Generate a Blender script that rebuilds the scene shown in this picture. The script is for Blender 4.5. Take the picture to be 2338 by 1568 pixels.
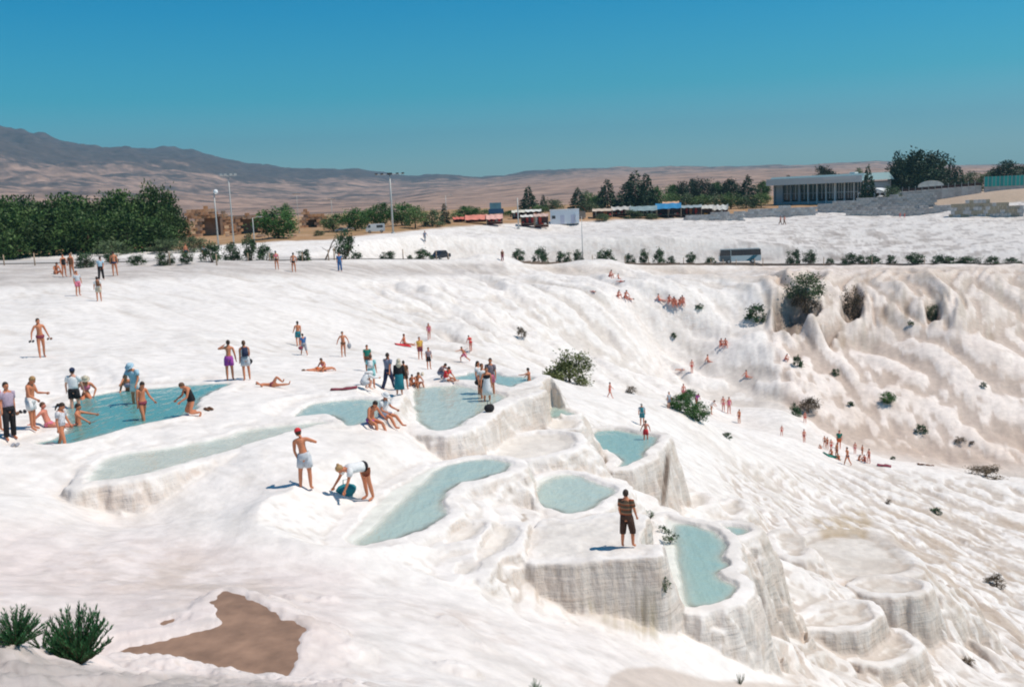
import bpy, bmesh, math, random
import numpy as np
from mathutils import Vector, Matrix

for _o in list(bpy.data.objects):
    bpy.data.objects.remove(_o)
SC = bpy.context.scene
COL = SC.collection
random.seed(7)

# ------------------------------------------------------------------ camera
# survey frame used for all measurements of the place: 2337 x 1568, focal 2272
FW, FH, FOC = 2337.0, 1568.0, 2272.0
PITCH = math.atan((784 - 445) / FOC)
ROLL = math.radians(-2.5)
cam_d = bpy.data.cameras.new('camera')
cam = bpy.data.objects.new('camera', cam_d)
COL.objects.link(cam)
cam_d.sensor_width = 36.0
cam_d.lens = 36.0 * FOC / FW
cam_d.clip_start = 0.1
cam_d.clip_end = 60000
RM = Matrix.Rotation(math.pi / 2 - PITCH, 3, 'X') @ Matrix.Rotation(ROLL, 3, 'Z')
cam.matrix_world = RM.to_4x4()          # the camera stands at the origin, ground lies below it
SC.camera = cam
RMn = np.array(RM)

# ------------------------------------------------------------------ light
SUN_EL = math.radians(60)
SUN_AZ = math.radians(97)               # compass style: 0 = +Y (view direction), 90 = +X (right)
world = bpy.data.worlds.new('World')
SC.world = world
world.use_nodes = True
wn = world.node_tree
wn.nodes.clear()
w_out = wn.nodes.new('ShaderNodeOutputWorld')
w_bg = wn.nodes.new('ShaderNodeBackground')
w_sky = wn.nodes.new('ShaderNodeTexSky')
w_sky.sky_type = 'NISHITA'
w_sky.sun_disc = False
w_sky.sun_elevation = SUN_EL
w_sky.sun_rotation = SUN_AZ
w_sky.altitude = 400
w_sky.air_density = 1.0
w_sky.dust_density = 0.6
w_sky.ozone_density = 1.0
# the film turned the whole sky towards cyan: a plain tint by height
w_tc = wn.nodes.new('ShaderNodeTexCoord')
w_sep = wn.nodes.new('ShaderNodeSeparateXYZ')
w_ramp = wn.nodes.new('ShaderNodeValToRGB')
w_mul = wn.nodes.new('ShaderNodeMix')
w_mul.data_type = 'RGBA'
w_mul.blend_type = 'MULTIPLY'
w_mul.inputs[0].default_value = 1.0
wn.links.new(w_tc.outputs['Generated'], w_sep.inputs[0])
wn.links.new(w_sep.outputs['Z'], w_ramp.inputs[0])
SKY_RAMP = [(0.0, (0.48, 0.76, 0.86)), (0.03, (0.46, 0.74, 0.84)), (0.10, (0.09, 0.64, 0.74)), (0.18, (0.0, 0.56, 0.76)), (0.35, (0.0, 0.44, 0.68)), (1.0, (0.03, 0.38, 0.55))]
el = w_ramp.color_ramp.elements
while len(el) < len(SKY_RAMP):
    el.new(0.5)
for e, (p, c) in zip(el, SKY_RAMP):
    e.position = p
    e.color = (*c, 1)
wn.links.new(w_sky.outputs[0], w_mul.inputs[6])
wn.links.new(w_ramp.outputs[0], w_mul.inputs[7])
wn.links.new(w_mul.outputs[2], w_bg.inputs[0])
wn.links.new(w_bg.outputs[0], w_out.inputs[0])
w_bg.inputs[1].default_value = 0.118

sun_d = bpy.data.lights.new('sun', 'SUN')
sun_d.energy = 3.65
sun_d.angle = math.radians(0.55)
sun_d.color = (1.0, 0.91, 0.81)
sun = bpy.data.objects.new('sun', sun_d)
COL.objects.link(sun)
sdir = Vector((math.sin(SUN_AZ) * math.cos(SUN_EL), math.cos(SUN_AZ) * math.cos(SUN_EL), math.sin(SUN_EL)))
sun.rotation_euler = sdir.to_track_quat('Z', 'Y').to_euler()

SC.view_settings.view_transform = 'Standard'
SC.view_settings.look = 'None'
SC.view_settings.exposure = 0.2
SC.view_settings.gamma = 1.0
SC.view_settings.use_curve_mapping = False
SC.render.engine = 'CYCLES'
SC.cycles.max_bounces = 5
SC.cycles.diffuse_bounces = 3
SC.cycles.glossy_bounces = 2
SC.cycles.transparent_max_bounces = 8
SC.cycles.volume_bounces = 0
SC.cycles.pixel_filter_type = 'BLACKMAN_HARRIS'
SC.cycles.filter_width = 2.0

# ------------------------------------------------------------------ survey helpers
def ray(u, v):
    d = RMn @ np.array([(u - FW / 2) / FOC, -(v - FH / 2) / FOC, -1.0])
    return d / np.hypot(d[0], d[1])          # horizontal length 1

def azlr(u, v, D):
    d = ray(u, v)
    t = D / max(1e-4, -d[2])
    return math.atan2(d[0], d[1]), math.log(t)

def xyz(u, v, D):
    d = ray(u, v)
    t = D / max(1e-4, -d[2])
    return d * t

def az_of(u, v=560):
    d = ray(u, v)
    return math.atan2(d[0], d[1])

def project(X, Y, Z):
    P = np.stack([X, Y, Z], -1) @ RMn       # world -> camera (R^T p)
    w = -P[..., 2]
    return FW / 2 + FOC * P[..., 0] / w, FH / 2 - FOC * P[..., 1] / w

# ------------------------------------------------------------------ numpy noise
_PR = np.random.RandomState(3)
_PERM = _PR.permutation(4096).astype(np.int64)
_GA = _PR.rand(4096) * 2 * np.pi
_GX, _GY = np.cos(_GA), np.sin(_GA)

def perlin(x, y, seed=0):
    xi = np.floor(x).astype(np.int64)
    yi = np.floor(y).astype(np.int64)
    xf, yf = x - xi, y - yi
    u = xf * xf * xf * (xf * (xf * 6 - 15) + 10)
    v = yf * yf * yf * (yf * (yf * 6 - 15) + 10)
    def g(ix, iy, fx, fy):
        h = _PERM[(_PERM[(ix + seed * 131) & 4095] + iy) & 4095]
        return _GX[h] * fx + _GY[h] * fy
    a = g(xi, yi, xf, yf)
    b = g(xi + 1, yi, xf - 1, yf)
    c = g(xi, yi + 1, xf, yf - 1)
    d = g(xi + 1, yi + 1, xf - 1, yf - 1)
    return 1.5 * ((a * (1 - u) + b * u) * (1 - v) + (c * (1 - u) + d * u) * v)

def fbm(x, y, oct=4, seed=0, gain=0.5):
    s = 0
    a = 1.0
    for i in range(oct):
        s = s + a * perlin(x * 2 ** i, y * 2 ** i, seed + i * 7)
        a *= gain
    return s

def billow(x, y, oct=3, seed=0, gain=0.5):
    s = 0
    a = 1.0
    for i in range(oct):
        s = s + a * np.abs(perlin(x * 2 ** i, y * 2 ** i, seed + i * 7))
        a *= gain
    return s

def sstep(a, b, x):
    t = np.clip((x - a) / (b - a), 0, 1)
    return t * t * (3 - 2 * t)

# ------------------------------------------------------------------ materials
MATS = {}
def mat(name, col=(0.5, 0.5, 0.5), rough=0.8, metal=0.0, noise=0.0, nscale=8.0, bump=0.0, bscale=20.0, spec=0.3, attr=None, alpha=None, emis=None):
    if name in MATS:
        return MATS[name]
    m = bpy.data.materials.new(name)
    m.use_nodes = True
    nt = m.node_tree
    b = nt.nodes['Principled BSDF']
    b.inputs['Roughness'].default_value = rough
    b.inputs['Metallic'].default_value = metal
    b.inputs['Specular IOR Level'].default_value = spec
    b.inputs['Base Color'].default_value = (*col, 1)
    src = None
    if attr:
        a = nt.nodes.new('ShaderNodeAttribute')
        a.attribute_name = attr
        src = a.outputs['Color']
    if noise > 0 or bump > 0:
        tc = nt.nodes.new('ShaderNodeTexCoord')
    if noise > 0:
        n = nt.nodes.new('ShaderNodeTexNoise')
        n.inputs['Scale'].default_value = nscale
        n.inputs['Detail'].default_value = 4
        nt.links.new(tc.outputs['Object'], n.inputs['Vector'])
        mr = nt.nodes.new('ShaderNodeMapRange')
        mr.inputs['From Min'].default_value = 0.25
        mr.inputs['From Max'].default_value = 0.75
        mr.inputs['To Min'].default_value = 1 - noise
        mr.inputs['To Max'].default_value = 1 + noise
        nt.links.new(n.outputs['Fac'], mr.inputs['Value'])
        mx = nt.nodes.new('ShaderNodeVectorMath')
        mx.operation = 'SCALE'
        if src:
            nt.links.new(src, mx.inputs[0])
        else:
            mx.inputs[0].default_value = col
        nt.links.new(mr.outputs[0], mx.inputs['Scale'])
        src = mx.outputs[0]
    if src:
        nt.links.new(src, b.inputs['Base Color'])
    if bump > 0:
        n2 = nt.nodes.new('ShaderNodeTexNoise')
        n2.inputs['Scale'].default_value = bscale
        n2.inputs['Detail'].default_value = 8
        nt.links.new(tc.outputs['Object'], n2.inputs['Vector'])
        bp = nt.nodes.new('ShaderNodeBump')
        bp.inputs['Strength'].default_value = 1.0
        bp.inputs['Distance'].default_value = bump
        nt.links.new(n2.outputs['Fac'], bp.inputs['Height'])
        nt.links.new(bp.outputs[0], b.inputs['Normal'])
    MATS[name] = m
    return m

# ------------------------------------------------------------------ mesh builder
class MB:
    def __init__(s):
        s.v = []
        s.f = []
        s.mi = []
        s.cur = 0
    def add(s, vs, fs):
        o = len(s.v)
        s.v.extend([tuple(p) for p in vs])
        s.f.extend([tuple(o + i for i in f) for f in fs])
        s.mi.extend([s.cur] * len(fs))
        return s
    def box(s, c, d, rz=0.0, top=None):
        hx, hy, hz = d[0] / 2, d[1] / 2, d[2] / 2
        tx, ty = (top if top else (1, 1))
        p = []
        for z, kx, ky in ((-hz, 1, 1), (hz, tx, ty)):
            for x, y in ((-hx, -hy), (hx, -hy), (hx, hy), (-hx, hy)):
                X, Y = x * kx, y * ky
                p.append((c[0] + X * math.cos(rz) - Y * math.sin(rz), c[1] + X * math.sin(rz) + Y * math.cos(rz), c[2] + z))
        return s.add(p, [(3, 2, 1, 0), (4, 5, 6, 7), (0, 1, 5, 4), (1, 2, 6, 5), (2, 3, 7, 6), (3, 0, 4, 7)])
    def tube(s, pts, rad, n=8, cap=True, flat=1.0):
        pts = [Vector(p) for p in pts]
        if not isinstance(rad, (list, tuple)):
            rad = [rad] * len(pts)
        rings = []
        prev = None
        for i, p in enumerate(pts):
            t = (pts[min(i + 1, len(pts) - 1)] - pts[max(i - 1, 0)])
            if t.length < 1e-9:
                t = Vector((0, 0, 1))
            t.normalize()
            if prev is None:
                ref = Vector((1, 0, 0)) if abs(t.x) < 0.8 else Vector((0, 1, 0))
                a = (ref - t * ref.dot(t)).normalized()
            else:
                a = (prev - t * prev.dot(t)).normalized()
            prev = a
            b = t.cross(a)
            r = rad[i]
            ra, rb = (r if isinstance(r, tuple) else (r, r * flat))
            rings.append([p + a * (ra * math.cos(2 * math.pi * k / n)) + b * (rb * math.sin(2 * math.pi * k / n)) for k in range(n)])
        vs = [q for r in rings for q in r]
        fs = []
        for i in range(len(rings) - 1):
            for k in range(n):
                k2 = (k + 1) % n
                fs.append((i * n + k, i * n + k2, (i + 1) * n + k2, (i + 1) * n + k))
        if cap:
            fs.append(tuple(range(n - 1, -1, -1)))
            L = (len(rings) - 1) * n
            fs.append(tuple(L + k for k in range(n)))
        return s.add(vs, fs)
    def ball(s, c, r, nu=10, nv=7, sc=(1, 1, 1)):
        vs = [(c[0], c[1], c[2] - r * sc[2])]
        for j in range(1, nv):
            th = math.pi * j / nv
            for i in range(nu):
                ph = 2 * math.pi * i / nu
                vs.append((c[0] + r * sc[0] * math.sin(th) * math.cos(ph), c[1] + r * sc[1] * math.sin(th) * math.sin(ph), c[2] - r * sc[2] * math.cos(th)))
        vs.append((c[0], c[1], c[2] + r * sc[2]))
        fs = [(0, 1 + (i + 1) % nu, 1 + i) for i in range(nu)]
        for j in range(nv - 2):
            for i in range(nu):
                a = 1 + j * nu + i
                b = 1 + j * nu + (i + 1) % nu
                fs.append((a, b, b + nu, a + nu))
        last = len(vs) - 1
        fs += [(last, 1 + (nv - 2) * nu + i, 1 + (nv - 2) * nu + (i + 1) % nu) for i in range(nu)]
        return s.add(vs, fs)
    def xf(s, M):
        s.v = [tuple(M @ Vector(p)) for p in s.v]
        return s
    def mesh(s, name, mats, smooth=False):
        me = bpy.data.meshes.new(name)
        me.from_pydata(s.v, [], s.f)
        for m in (mats if isinstance(mats, (list, tuple)) else [mats]):
            me.materials.append(m)
        if any(s.mi):
            me.polygons.foreach_set('material_index', s.mi)
        if smooth:
            me.polygons.foreach_set('use_smooth', [True] * len(me.polygons))
        me.update()
        return me
    def obj(s, name, mats, parent=None, smooth=False, **tags):
        return link(name, s.mesh(name, mats, smooth), parent, **tags)

def link(name, me, parent=None, loc=None, rot=None, scale=None, label=None, cat=None, group=None, kind=None):
    o = bpy.data.objects.new(name, me)
    COL.objects.link(o)
    if parent:
        o.parent = parent
    if loc is not None:
        o.location = loc
    if rot is not None:
        o.rotation_euler = rot
    if scale is not None:
        o.scale = scale if isinstance(scale, (tuple, list)) else (scale,) * 3
    tag(o, label, cat, group, kind)
    return o

def tag(o, label=None, cat=None, group=None, kind=None):
    if label: o['label'] = label
    if cat: o['category'] = cat
    if group: o['group'] = group
    if kind: o['kind'] = kind
    return o

def thing(name, loc, rz=0.0, label=None, cat=None, group=None, scale=None):
    return link(name, None, None, loc, (0, 0, rz), scale, label, cat, group)
# ------------------------------------------------------------------ the ground: surveyed spots (u, v, metres below the camera)
SPOTS = [
 (0,1568,4.6),(150,1568,5.0),(300,1568,5.8),(600,1568,6.9),(900,1568,7.8),(1200,1568,9.2),(1500,1568,11.6),(1700,1568,13.4),(2000,1568,17.0),(2337,1568,20.5),
 (0,1465,5.0),(100,1500,5.3),(200,1525,5.8),(400,1545,6.5),
 (0,1430,7.1),(150,1480,7.1),(280,1520,7.2),(500,1510,7.3),(100,1350,7.6),(500,1400,7.6),(700,1470,7.62),(400,1450,7.4),(600,1450,7.5),
 (0,1250,8.0),(0,1130,8.0),(100,1150,8.2),(0,1060,7.9),(250,1190,9.1),(400,1180,9.0),(550,1130,8.8),(650,1080,8.5),
 (500,1250,8.8),(750,1250,8.9),(700,1120,8.2),(835,1150,8.6),(600,1050,8.35),(300,1330,8.4),(900,1300,9.4),(900,1400,8.9),(1100,1400,9.8),
 (1200,1370,10.8),(1300,1400,11.4),(1430,1435,11.85),(1480,1455,12.1),(1350,1480,11.0),(1100,1480,9.3),(1500,1510,12.0),(1600,1500,12.8),(1620,1482,13.0),(1700,1490,14.0),
 (1060,1250,9.6),(1180,1160,10.3),(1200,1100,10.6),(800,1010,8.6),(900,1020,8.9),(950,1010,9.3),(1000,1040,9.9),(1100,1040,10.2),(1200,1060,10.6),
 (1250,990,10.7),(1180,1030,10.45),(1330,960,12.4),(1330,1060,12.1),(1450,1110,12.4),(1245,876,9.4),(1262,884,10.2),(1205,905,9.7),
 (1700,1400,13.9),(1750,1300,14.0),(1745,1240,13.3),(1740,1380,13.9),(1780,1480,14.9),(1620,1150,15.4),(1560,1160,15.2),(1520,1160,14.8),
 (1560,1060,16),(1560,1000,16.5),(1600,1010,17.5),(1560,935,17),(1620,968,19),(1665,1000,20.5),
 (1700,1080,20),(1700,1160,17.5),(1800,1050,24.5),(1850,1150,22.5),(1800,1250,17.8),(1850,1200,19.5),(1914,1048,27.0),(2000,1055,27.9),(2114,1064,28.8),(2337,1093,30.5),
 (2000,1200,23.5),(2150,1200,26.5),(2337,1200,29),(2100,1300,21),(2337,1330,25.5),(2200,1400,21.5),(2337,1450,23),(2000,1410,18.35),(1950,1500,17.35),(1850,1510,16.7),(2150,1500,19.6),(1900,1330,17.3),
 (1652,940,24.8),(1687,966,25.4),(1784,995,25),(1836,1010,26.2),(1740,985,24.9),(1714,937,25.4),(1818,950,25.4),(1847,987,26.4),
 (1720,920,25.9),(1750,900,25),(1850,930,26.0),(1900,990,28.2),(2000,1030,29.6),(2114,1045,30.5),(2337,1065,31.5),
 (2000,900,25.5),(2200,900,26),(2337,900,26.3),(1900,860,24),(1800,830,22.5),
 (1770,750,19.2),(1850,760,20.0),(1950,770,20.9),(2050,760,20.6),(2150,720,18.5),(2250,740,19.9),(2337,760,21.3),
 (1770,690,16.5),(1760,640,14.3),(1850,640,14.6),(1950,650,15.5),(2050,640,15.1),(2200,640,15.5),(2337,650,16.5),(1850,613,14.2),(2100,611,14.4),(2337,611,14.8),
 (1200,605,12.2),(1500,605,13.8),(1700,605,14.6),(1900,605,14.8),(2100,605,14.9),(2337,605,15.2),
 (1000,640,10.2),(1150,640,12),(1300,640,13),(1410,640,13.4),(1550,640,14),(1700,640,14.5),
 (1100,700,12.4),(1250,700,14.3),(1410,680,14.8),(1550,690,16),(1680,720,18),
 (1000,740,11.6),(1000,780,12.0),(1100,780,13),(1200,780,15.2),(1300,780,17.5),(1400,780,19),(1550,780,21),(1650,785,21),
 (1200,840,13.5),(1300,868,15),(1390,905,18),(1450,860,20.5),(1550,850,23.5),(1700,860,23.9),(1450,960,14.5),(1350,960,13),
 (0,640,5.9),(0,604,5.9),(200,612,6),(400,604,6.2),(150,632,5.9),(180,676,6.6),(228,690,6.7),(0,700,6.8),(0,800,7.4),(95,817,7.4),(0,900,7.6),(100,890,7.75),(250,800,7.6),
 (300,700,7.2),(450,650,7.2),(450,760,7.9),(630,616,7.1),(776,620,8.0),(600,700,8.0),(600,820,8.3),(690,810,8.9),(785,815,9.2),(700,700,8.8),(850,700,9.9),(880,780,10.5),(920,790,10.8),
 (960,822,10.8),(740,850,8.6),(620,880,8.2),(680,890,8.4),(850,650,9.3),(800,880,8.4),(870,880,8.45),(950,875,8.9),(1010,865,9.1),(550,870,7.95),(480,900,8),(600,930,8.1),
 (1060,828,11.5),(1075,804,11.8),
 (0,585,5.7),(0,572,5.6),(200,575,5.7),(300,590,6.2),(600,585,6.8),(700,575,6.7),(600,545,5.7),(760,560,6.5),(760,530,5.8),(900,560,7.1),(900,530,6.0),(970,555,7.3),(1050,540,7),(1050,515,5.9),
 (1150,570,9.3),(1150,530,7.6),(1150,510,6.2),(1300,570,10.2),(1300,530,8.6),(1300,508,6.9),(1500,560,10.6),(1500,520,8.6),(1500,490,6.6),(1700,560,11.6),(1700,510,8.8),(1700,480,6.8),
 (1790,513,9.0),(1900,560,12.4),(1900,520,9.8),(1900,490,8),(2100,560,12.9),(2100,505,9.2),(2060,498,8.9),(2100,488,8.4),(2337,560,13),(2337,500,9.5),(2337,475,7.6),
 (840,604,8.2),(1000,606,10.3),(700,604,7.1),
]
P, Q = [], []
for u, v, D in SPOTS:
    P.append(azlr(u, v, D))
    Q.append(-D)
for u, D, r in ((2337,4.0,262),(2240,4.7,262),(2337,4.2,330),(2240,4.9,330),(0,5.7,230),(400,5.7,230),(800,5.6,260),(1100,5.7,300),(1400,5.8,310),(1700,6.0,330),(1900,6.2,290),(2100,6.4,290),(2000,6.3,290),
                (0,5.6,480),(600,5.6,480),(1200,5.7,480),(1800,5.8,480),(2337,5.9,480),(0,4.2,6),(1168,5,6),(2337,8,6),(1168,6.0,11),(2337,12,14)):
    P.append((az_of(u), math.log(r)))
    Q.append(-D)
P = np.array(P)
Q = np.array(Q)
_C2 = 0.03 ** 2
_d = np.sqrt(((P[:, None, :] - P[None, :, :]) ** 2).sum(-1) + _C2)
_n = len(P)
_A = np.zeros((_n + 3, _n + 3))
_A[:_n, :_n] = -_d + np.eye(_n) * 0.0
_A[:_n, _n] = 1
_A[:_n, _n + 1:] = P
_A[_n, :_n] = 1
_A[_n + 1:, :_n] = P.T
_W = np.linalg.solve(_A, np.concatenate([Q, [0, 0, 0]]))

def base_height(az, lr):
    out = np.full(az.shape, _W[_n])
    out = out + _W[_n + 1] * az + _W[_n + 2] * lr
    for i in range(_n):
        out -= _W[i] * np.sqrt((az - P[i, 0]) ** 2 + (lr - P[i, 1]) ** 2 + _C2)
    return out

# grid: directions x distances
NA = 900
R0, R1, R2 = 6.5, 75.0, 470.0
az1 = np.linspace(math.radians(-35), math.radians(35), NA)
lr1 = np.concatenate([np.linspace(math.log(R0), math.log(11), 26, endpoint=False), np.linspace(math.log(11), math.log(22), 170, endpoint=False), np.linspace(math.log(22), math.log(58), 620, endpoint=False), np.linspace(math.log(58), math.log(R2), 400)])
NR = len(lr1)
AZ, LR = np.meshgrid(az1, lr1)            # (NR, NA)
RR = np.exp(LR)
X = RR * np.sin(AZ)
Y = RR * np.cos(AZ)
# the surface is smooth, so it is evaluated on a thinned grid and interpolated
ca = np.linspace(az1[0], az1[-1], 226)
cl = np.linspace(lr1[0], lr1[-1], 340)
CA, CL = np.meshgrid(ca, cl)
CZ = base_height(CA, CL)

def bilerp(G, ga, gl, az, lr):
    fa = np.clip((az - ga[0]) / (ga[1] - ga[0]), 0, len(ga) - 1.001)
    fl = np.clip((lr - gl[0]) / (gl[1] - gl[0]), 0, len(gl) - 1.001)
    ia, il = fa.astype(int), fl.astype(int)
    ta, tl = fa - ia, fl - il
    return (G[il, ia] * (1 - ta) + G[il, ia + 1] * ta) * (1 - tl) + (G[il + 1, ia] * (1 - ta) + G[il + 1, ia + 1] * ta) * tl
Z = bilerp(CZ, ca, cl, AZ, LR)

U, V = project(X, Y, Z)                    # where each spot falls in the survey frame: used to outline areas

def inpoly(px, py, poly):
    poly = np.asarray(poly)
    ins = np.zeros(px.shape, bool)
    x0, y0 = poly[-1]
    for x1, y1 in poly:
        c = ((y1 > py) != (y0 > py))
        with np.errstate(divide='ignore', invalid='ignore'):
            xi = (x0 - x1) * (py - y1) / (y0 - y1 + 1e-12) + x1
        ins ^= c & (px < xi)
        x0, y0 = x1, y1
    return ins

def seg_dist(px, py, poly, closed=True):
    poly = np.asarray(poly)
    d = np.full(px.shape, 1e9)
    n = len(poly)
    for i in range(n if closed else n - 1):
        x0, y0 = poly[i]
        x1, y1 = poly[(i + 1) % n]
        dx, dy = x1 - x0, y1 - y0
        t = np.clip(((px - x0) * dx + (py - y0) * dy) / (dx * dx + dy * dy + 1e-12), 0, 1)
        d = np.minimum(d, (px - x0 - t * dx) ** 2 + (py - y0 - t * dy) ** 2)
    return np.sqrt(d)

def area(poly, soft, vstretch=1.0):
    """soft mask (0..1) of a surveyed outline"""
    d = seg_dist(U, V * vstretch, [(a, b * vstretch) for a, b in poly])
    s = np.where(inpoly(U, V, poly), d, -d)
    return sstep(-soft, soft, s)

def smooth_loop(pts, k=5):
    n = len(pts)
    out = []
    for i in range(n):
        p0, p1, p2, p3 = [np.array(pts[(i + j - 1) % n], float) for j in range(4)]
        for s in range(k):
            t = s / k
            out.append(0.5 * ((2 * p1) + (-p0 + p2) * t + (2 * p0 - 5 * p1 + 4 * p2 - p3) * t * t + (-p0 + 3 * p1 - 3 * p2 + p3) * t ** 3))
    return np.array(out)

def fine_lip(Zi, it=1):
    Zs = Zi.copy()
    for _ in range(it):
        Zs[1:-1, 1:-1] = (Zs[1:-1, 1:-1] * 4 + Zs[:-2, 1:-1] + Zs[2:, 1:-1] + Zs[1:-1, :-2] + Zs[1:-1, 2:]) / 8
    return Zs
# ---- pools: name, metres below camera, outline, options
POOLS = [
 ('A', 8.0, [(72,1014),(120,1000),(150,975),(147,940),(160,917),(213,902),(280,891),(347,886),(427,879),(531,874),(507,887),(478,901),(456,917),(454,933),(416,951),(347,966),(267,985),(213,1001),(150,1015)], dict(wall=1.2, rim=.06, depth=.45, tint=1.0, rw=.5)),
 ('B', 8.3, [(219,1058),(272,1037),(400,1018),(507,997),(547,983.5),(600,975),(700,965),(740,962),(755,966),(725,973),(660,990),(620,1002),(579,1013),(534,1029),(453,1050),(374,1074),(280,1095),(213,1101),(190,1108),(205,1078)], dict(wall=2.2, rim=.08, depth=.03, tint=.1)),
 ('C', 8.5, [(667,954),(700,925),(740,917),(808,910),(870,911),(905,903),(895,914),(885,930),(870,948),(855,960),(835,966),(803,975),(782,974),(771,960),(752,950),(707,951)], dict(wall=2.0, rim=.08, depth=.3, tint=.5)),
 ('R', 9.08, [(1136,896),(1165,888),(1200,883),(1233,869),(1256,875),(1250,890),(1205,902),(1165,914),(1140,912)], dict(plat=1, wall=2.6, rim=.0, rw=.2)),
 ('E', 9.12, [(1019,863),(1059,855),(1067,850),(1126,849),(1157,858),(1216,861),(1218,868),(1184,878),(1166,885),(1130,877),(1086,870),(1032,868)], dict(wall=2.0, rim=.07, depth=.4, tint=.6, rw=.8)),
 ('D', 9.2, [(942,887),(979,882),(1046,879),(1086,887),(1120,893),(1146,900),(1158,907),(1148,916),(1126,925),(1102,943),(1072,960),(1046,978),(1006,986),(974,981),(952,968),(944,952),(939,917)], dict(wall=2.6, rim=.1, depth=.18, tint=.26, rw=.75)),
 ('G0', 10.6, [(1250,962),(1290,956),(1322,963),(1312,978),(1255,978)], dict(dry=1, wall=3, rim=.05, rw=.2)),
 ('F', 10.5, [(1255,925),(1277,930),(1307,940),(1315,946),(1301,950),(1245.5,954),(1247,943)], dict(wall=2.0, rim=.08, depth=.3, tint=.7, rw=.3)),
 ('G', 10.3, [(1130,1040),(1150,1005),(1220,990),(1290,990),(1315,1005),(1300,1025),(1230,1045),(1170,1050)], dict(dry=1, wall=2, rim=.1)),
 ('H', 12.3, [(1347,997),(1360,983.5),(1411,981),(1464,990),(1502,997),(1504,1005),(1488,1024),(1472,1034),(1475,1045),(1451,1058),(1424,1069),(1403,1070),(1413,1056),(1408,1045),(1392,1036),(1366,1032),(1352,1016)], dict(wall=5.0, rim=.15, depth=.4, tint=.7, rw=.55)),
 ('I', 9.5, [(787,1238),(825,1186),(862,1141),(922,1103),(986,1069),(1087,1047),(1162,1052),(1174,1066),(1144,1081),(1087,1099),(1050,1107),(1027,1126),(1016,1148),(1023,1178),(997,1197),(937,1223),(862,1242),(825,1249)], dict(wall=1.5, rim=.07, depth=.3, tint=.42, shallow=((901,1144),(975,1146)))),
 ('S1', 9.95, [(1136,1204),(1185,1204),(1174,1238),(1132,1264),(1087,1283),(1100,1250)], dict(dry=1, wall=1.8, rim=.06)),
 ('S2', 9.95, [(1040,1312),(1050,1290),(1095,1286),(1088,1307)], dict(dry=1, wall=1.8, rim=.06)),
 ('S3', 9.75, [(1018,1240),(1050,1205),(1106,1197),(1095,1222),(1050,1238)], dict(dry=1, wall=1.5, rim=.06)),
 ('J', 10.7, [(1213,1140),(1225,1100),(1262,1082),(1315,1083),(1345,1093),(1376,1106),(1407,1114),(1404,1127),(1376,1149),(1345,1167),(1292,1177),(1267,1167),(1235,1158)], dict(wall=2.5, rim=.08, depth=.25, tint=.35, shallow=((1222,1100),(1268,1108)))),
 ('L', 12.2, [(1520,1180),(1538,1189),(1595,1199),(1638,1217),(1660,1242),(1654,1274),(1669,1292),(1645,1311),(1682,1336),(1676,1361),(1641,1380),(1563,1391),(1504,1387),(1470,1383),(1480,1340),(1500,1300),(1505,1250),(1510,1210)], dict(wall=3.8, rim=.12, depth=.4, tint=.6, shallow=((1540,1290),(1598,1290)), rw=.5)),
 ('M', 12.8, [(1648,1200),(1682,1199),(1710,1208),(1701,1221),(1673,1225),(1657,1211)], dict(wall=2.5, rim=.1, depth=.3, tint=.7, rw=.5)),
 ('K', 10.2, [(1204,1278),(1215,1220),(1245,1185),(1307,1184),(1376,1172),(1454,1170),(1490,1192),(1508,1227),(1502,1262),(1454,1268),(1376,1275),(1280,1281)], dict(plat=1, wall=5.0, rim=.0, rw=.12)),
 ('N1', 16.7, [(1834,1426),(1883,1391),(1969,1378),(1990,1405),(1980,1423),(1917,1431),(1862,1433)], dict(dry=1, wall=5, rim=.1)),
 ('N2', 17.65, [(1955,1336),(1990,1322),(2056,1322),(2105,1335),(2095,1350),(2056,1355),(2004,1355),(1970,1347)], dict(dry=1, wall=5, rim=.1)),
 ('N3', 17.6, [(1962,1506),(1987,1485),(2039,1443.5),(2077,1468),(2077,1482),(2039,1506),(2004,1513)], dict(dry=1, wall=4, rim=.1)),
 ('N5', 17.8, [(1813,1240),(1880,1215),(1990,1220),(2070,1270),(2080,1300),(1990,1318),(1900,1315),(1830,1290)], dict(dry=1, wall=1.2, rim=.05)),
 ('N6', 16.3, [(1640,1160),(1660,1145),(1685,1143),(1698,1158),(1684,1175),(1655,1175)], dict(dry=1, wall=1.5, rim=.08)),
 ('N7', 15.6, [(1560,1150),(1575,1130),(1600,1128),(1618,1140),(1600,1155)], dict(dry=1, wall=1.5, rim=.06)),
 ('N8', 16.7, [(1790,1262),(1770,1225),(1800,1212),(1840,1222),(1842,1258),(1820,1270)], dict(dry=1, wall=1.4, rim=.08)),
 ('P', 7.5, [(800,1215),(1000,1160),(1200,1110),(1400,1060),(1450,1030),(1420,980),(1430,940),(1380,910),(1430,850),(1500,815),(1590,830),(1700,880),(1800,930),(1900,1000),(1990,1010),(2000,1050),(2045,1080),(1980,1170),(2000,1240),(1930,1380),(1850,1400),(1650,1390),(1550,1395),(1480,1350),(1380,1320),(1200,1340),(1120,1320),(1000,1360),(870,1340),(830,1290),(780,1270)], dict(mud=1, wall=.7, rim=.03, depth=.06, rw=.25, bank=1.2, wob=.7)),
 ('P2', 7.56, [(1062,1050),(1075,1010),(1120,1000),(1150,985),(1190,985),(1185,1015),(1140,1040)], dict(mud=1, wall=.6, rim=.03, depth=.05, rw=.15, bank=1.2, wob=.4)),
]
POOLS = [(n, D, ([(x * .34269, 1068.4 + y * .34269) for x, y in p] if op.get('mud') else p), op) for n, D, p, op in POOLS]
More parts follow.
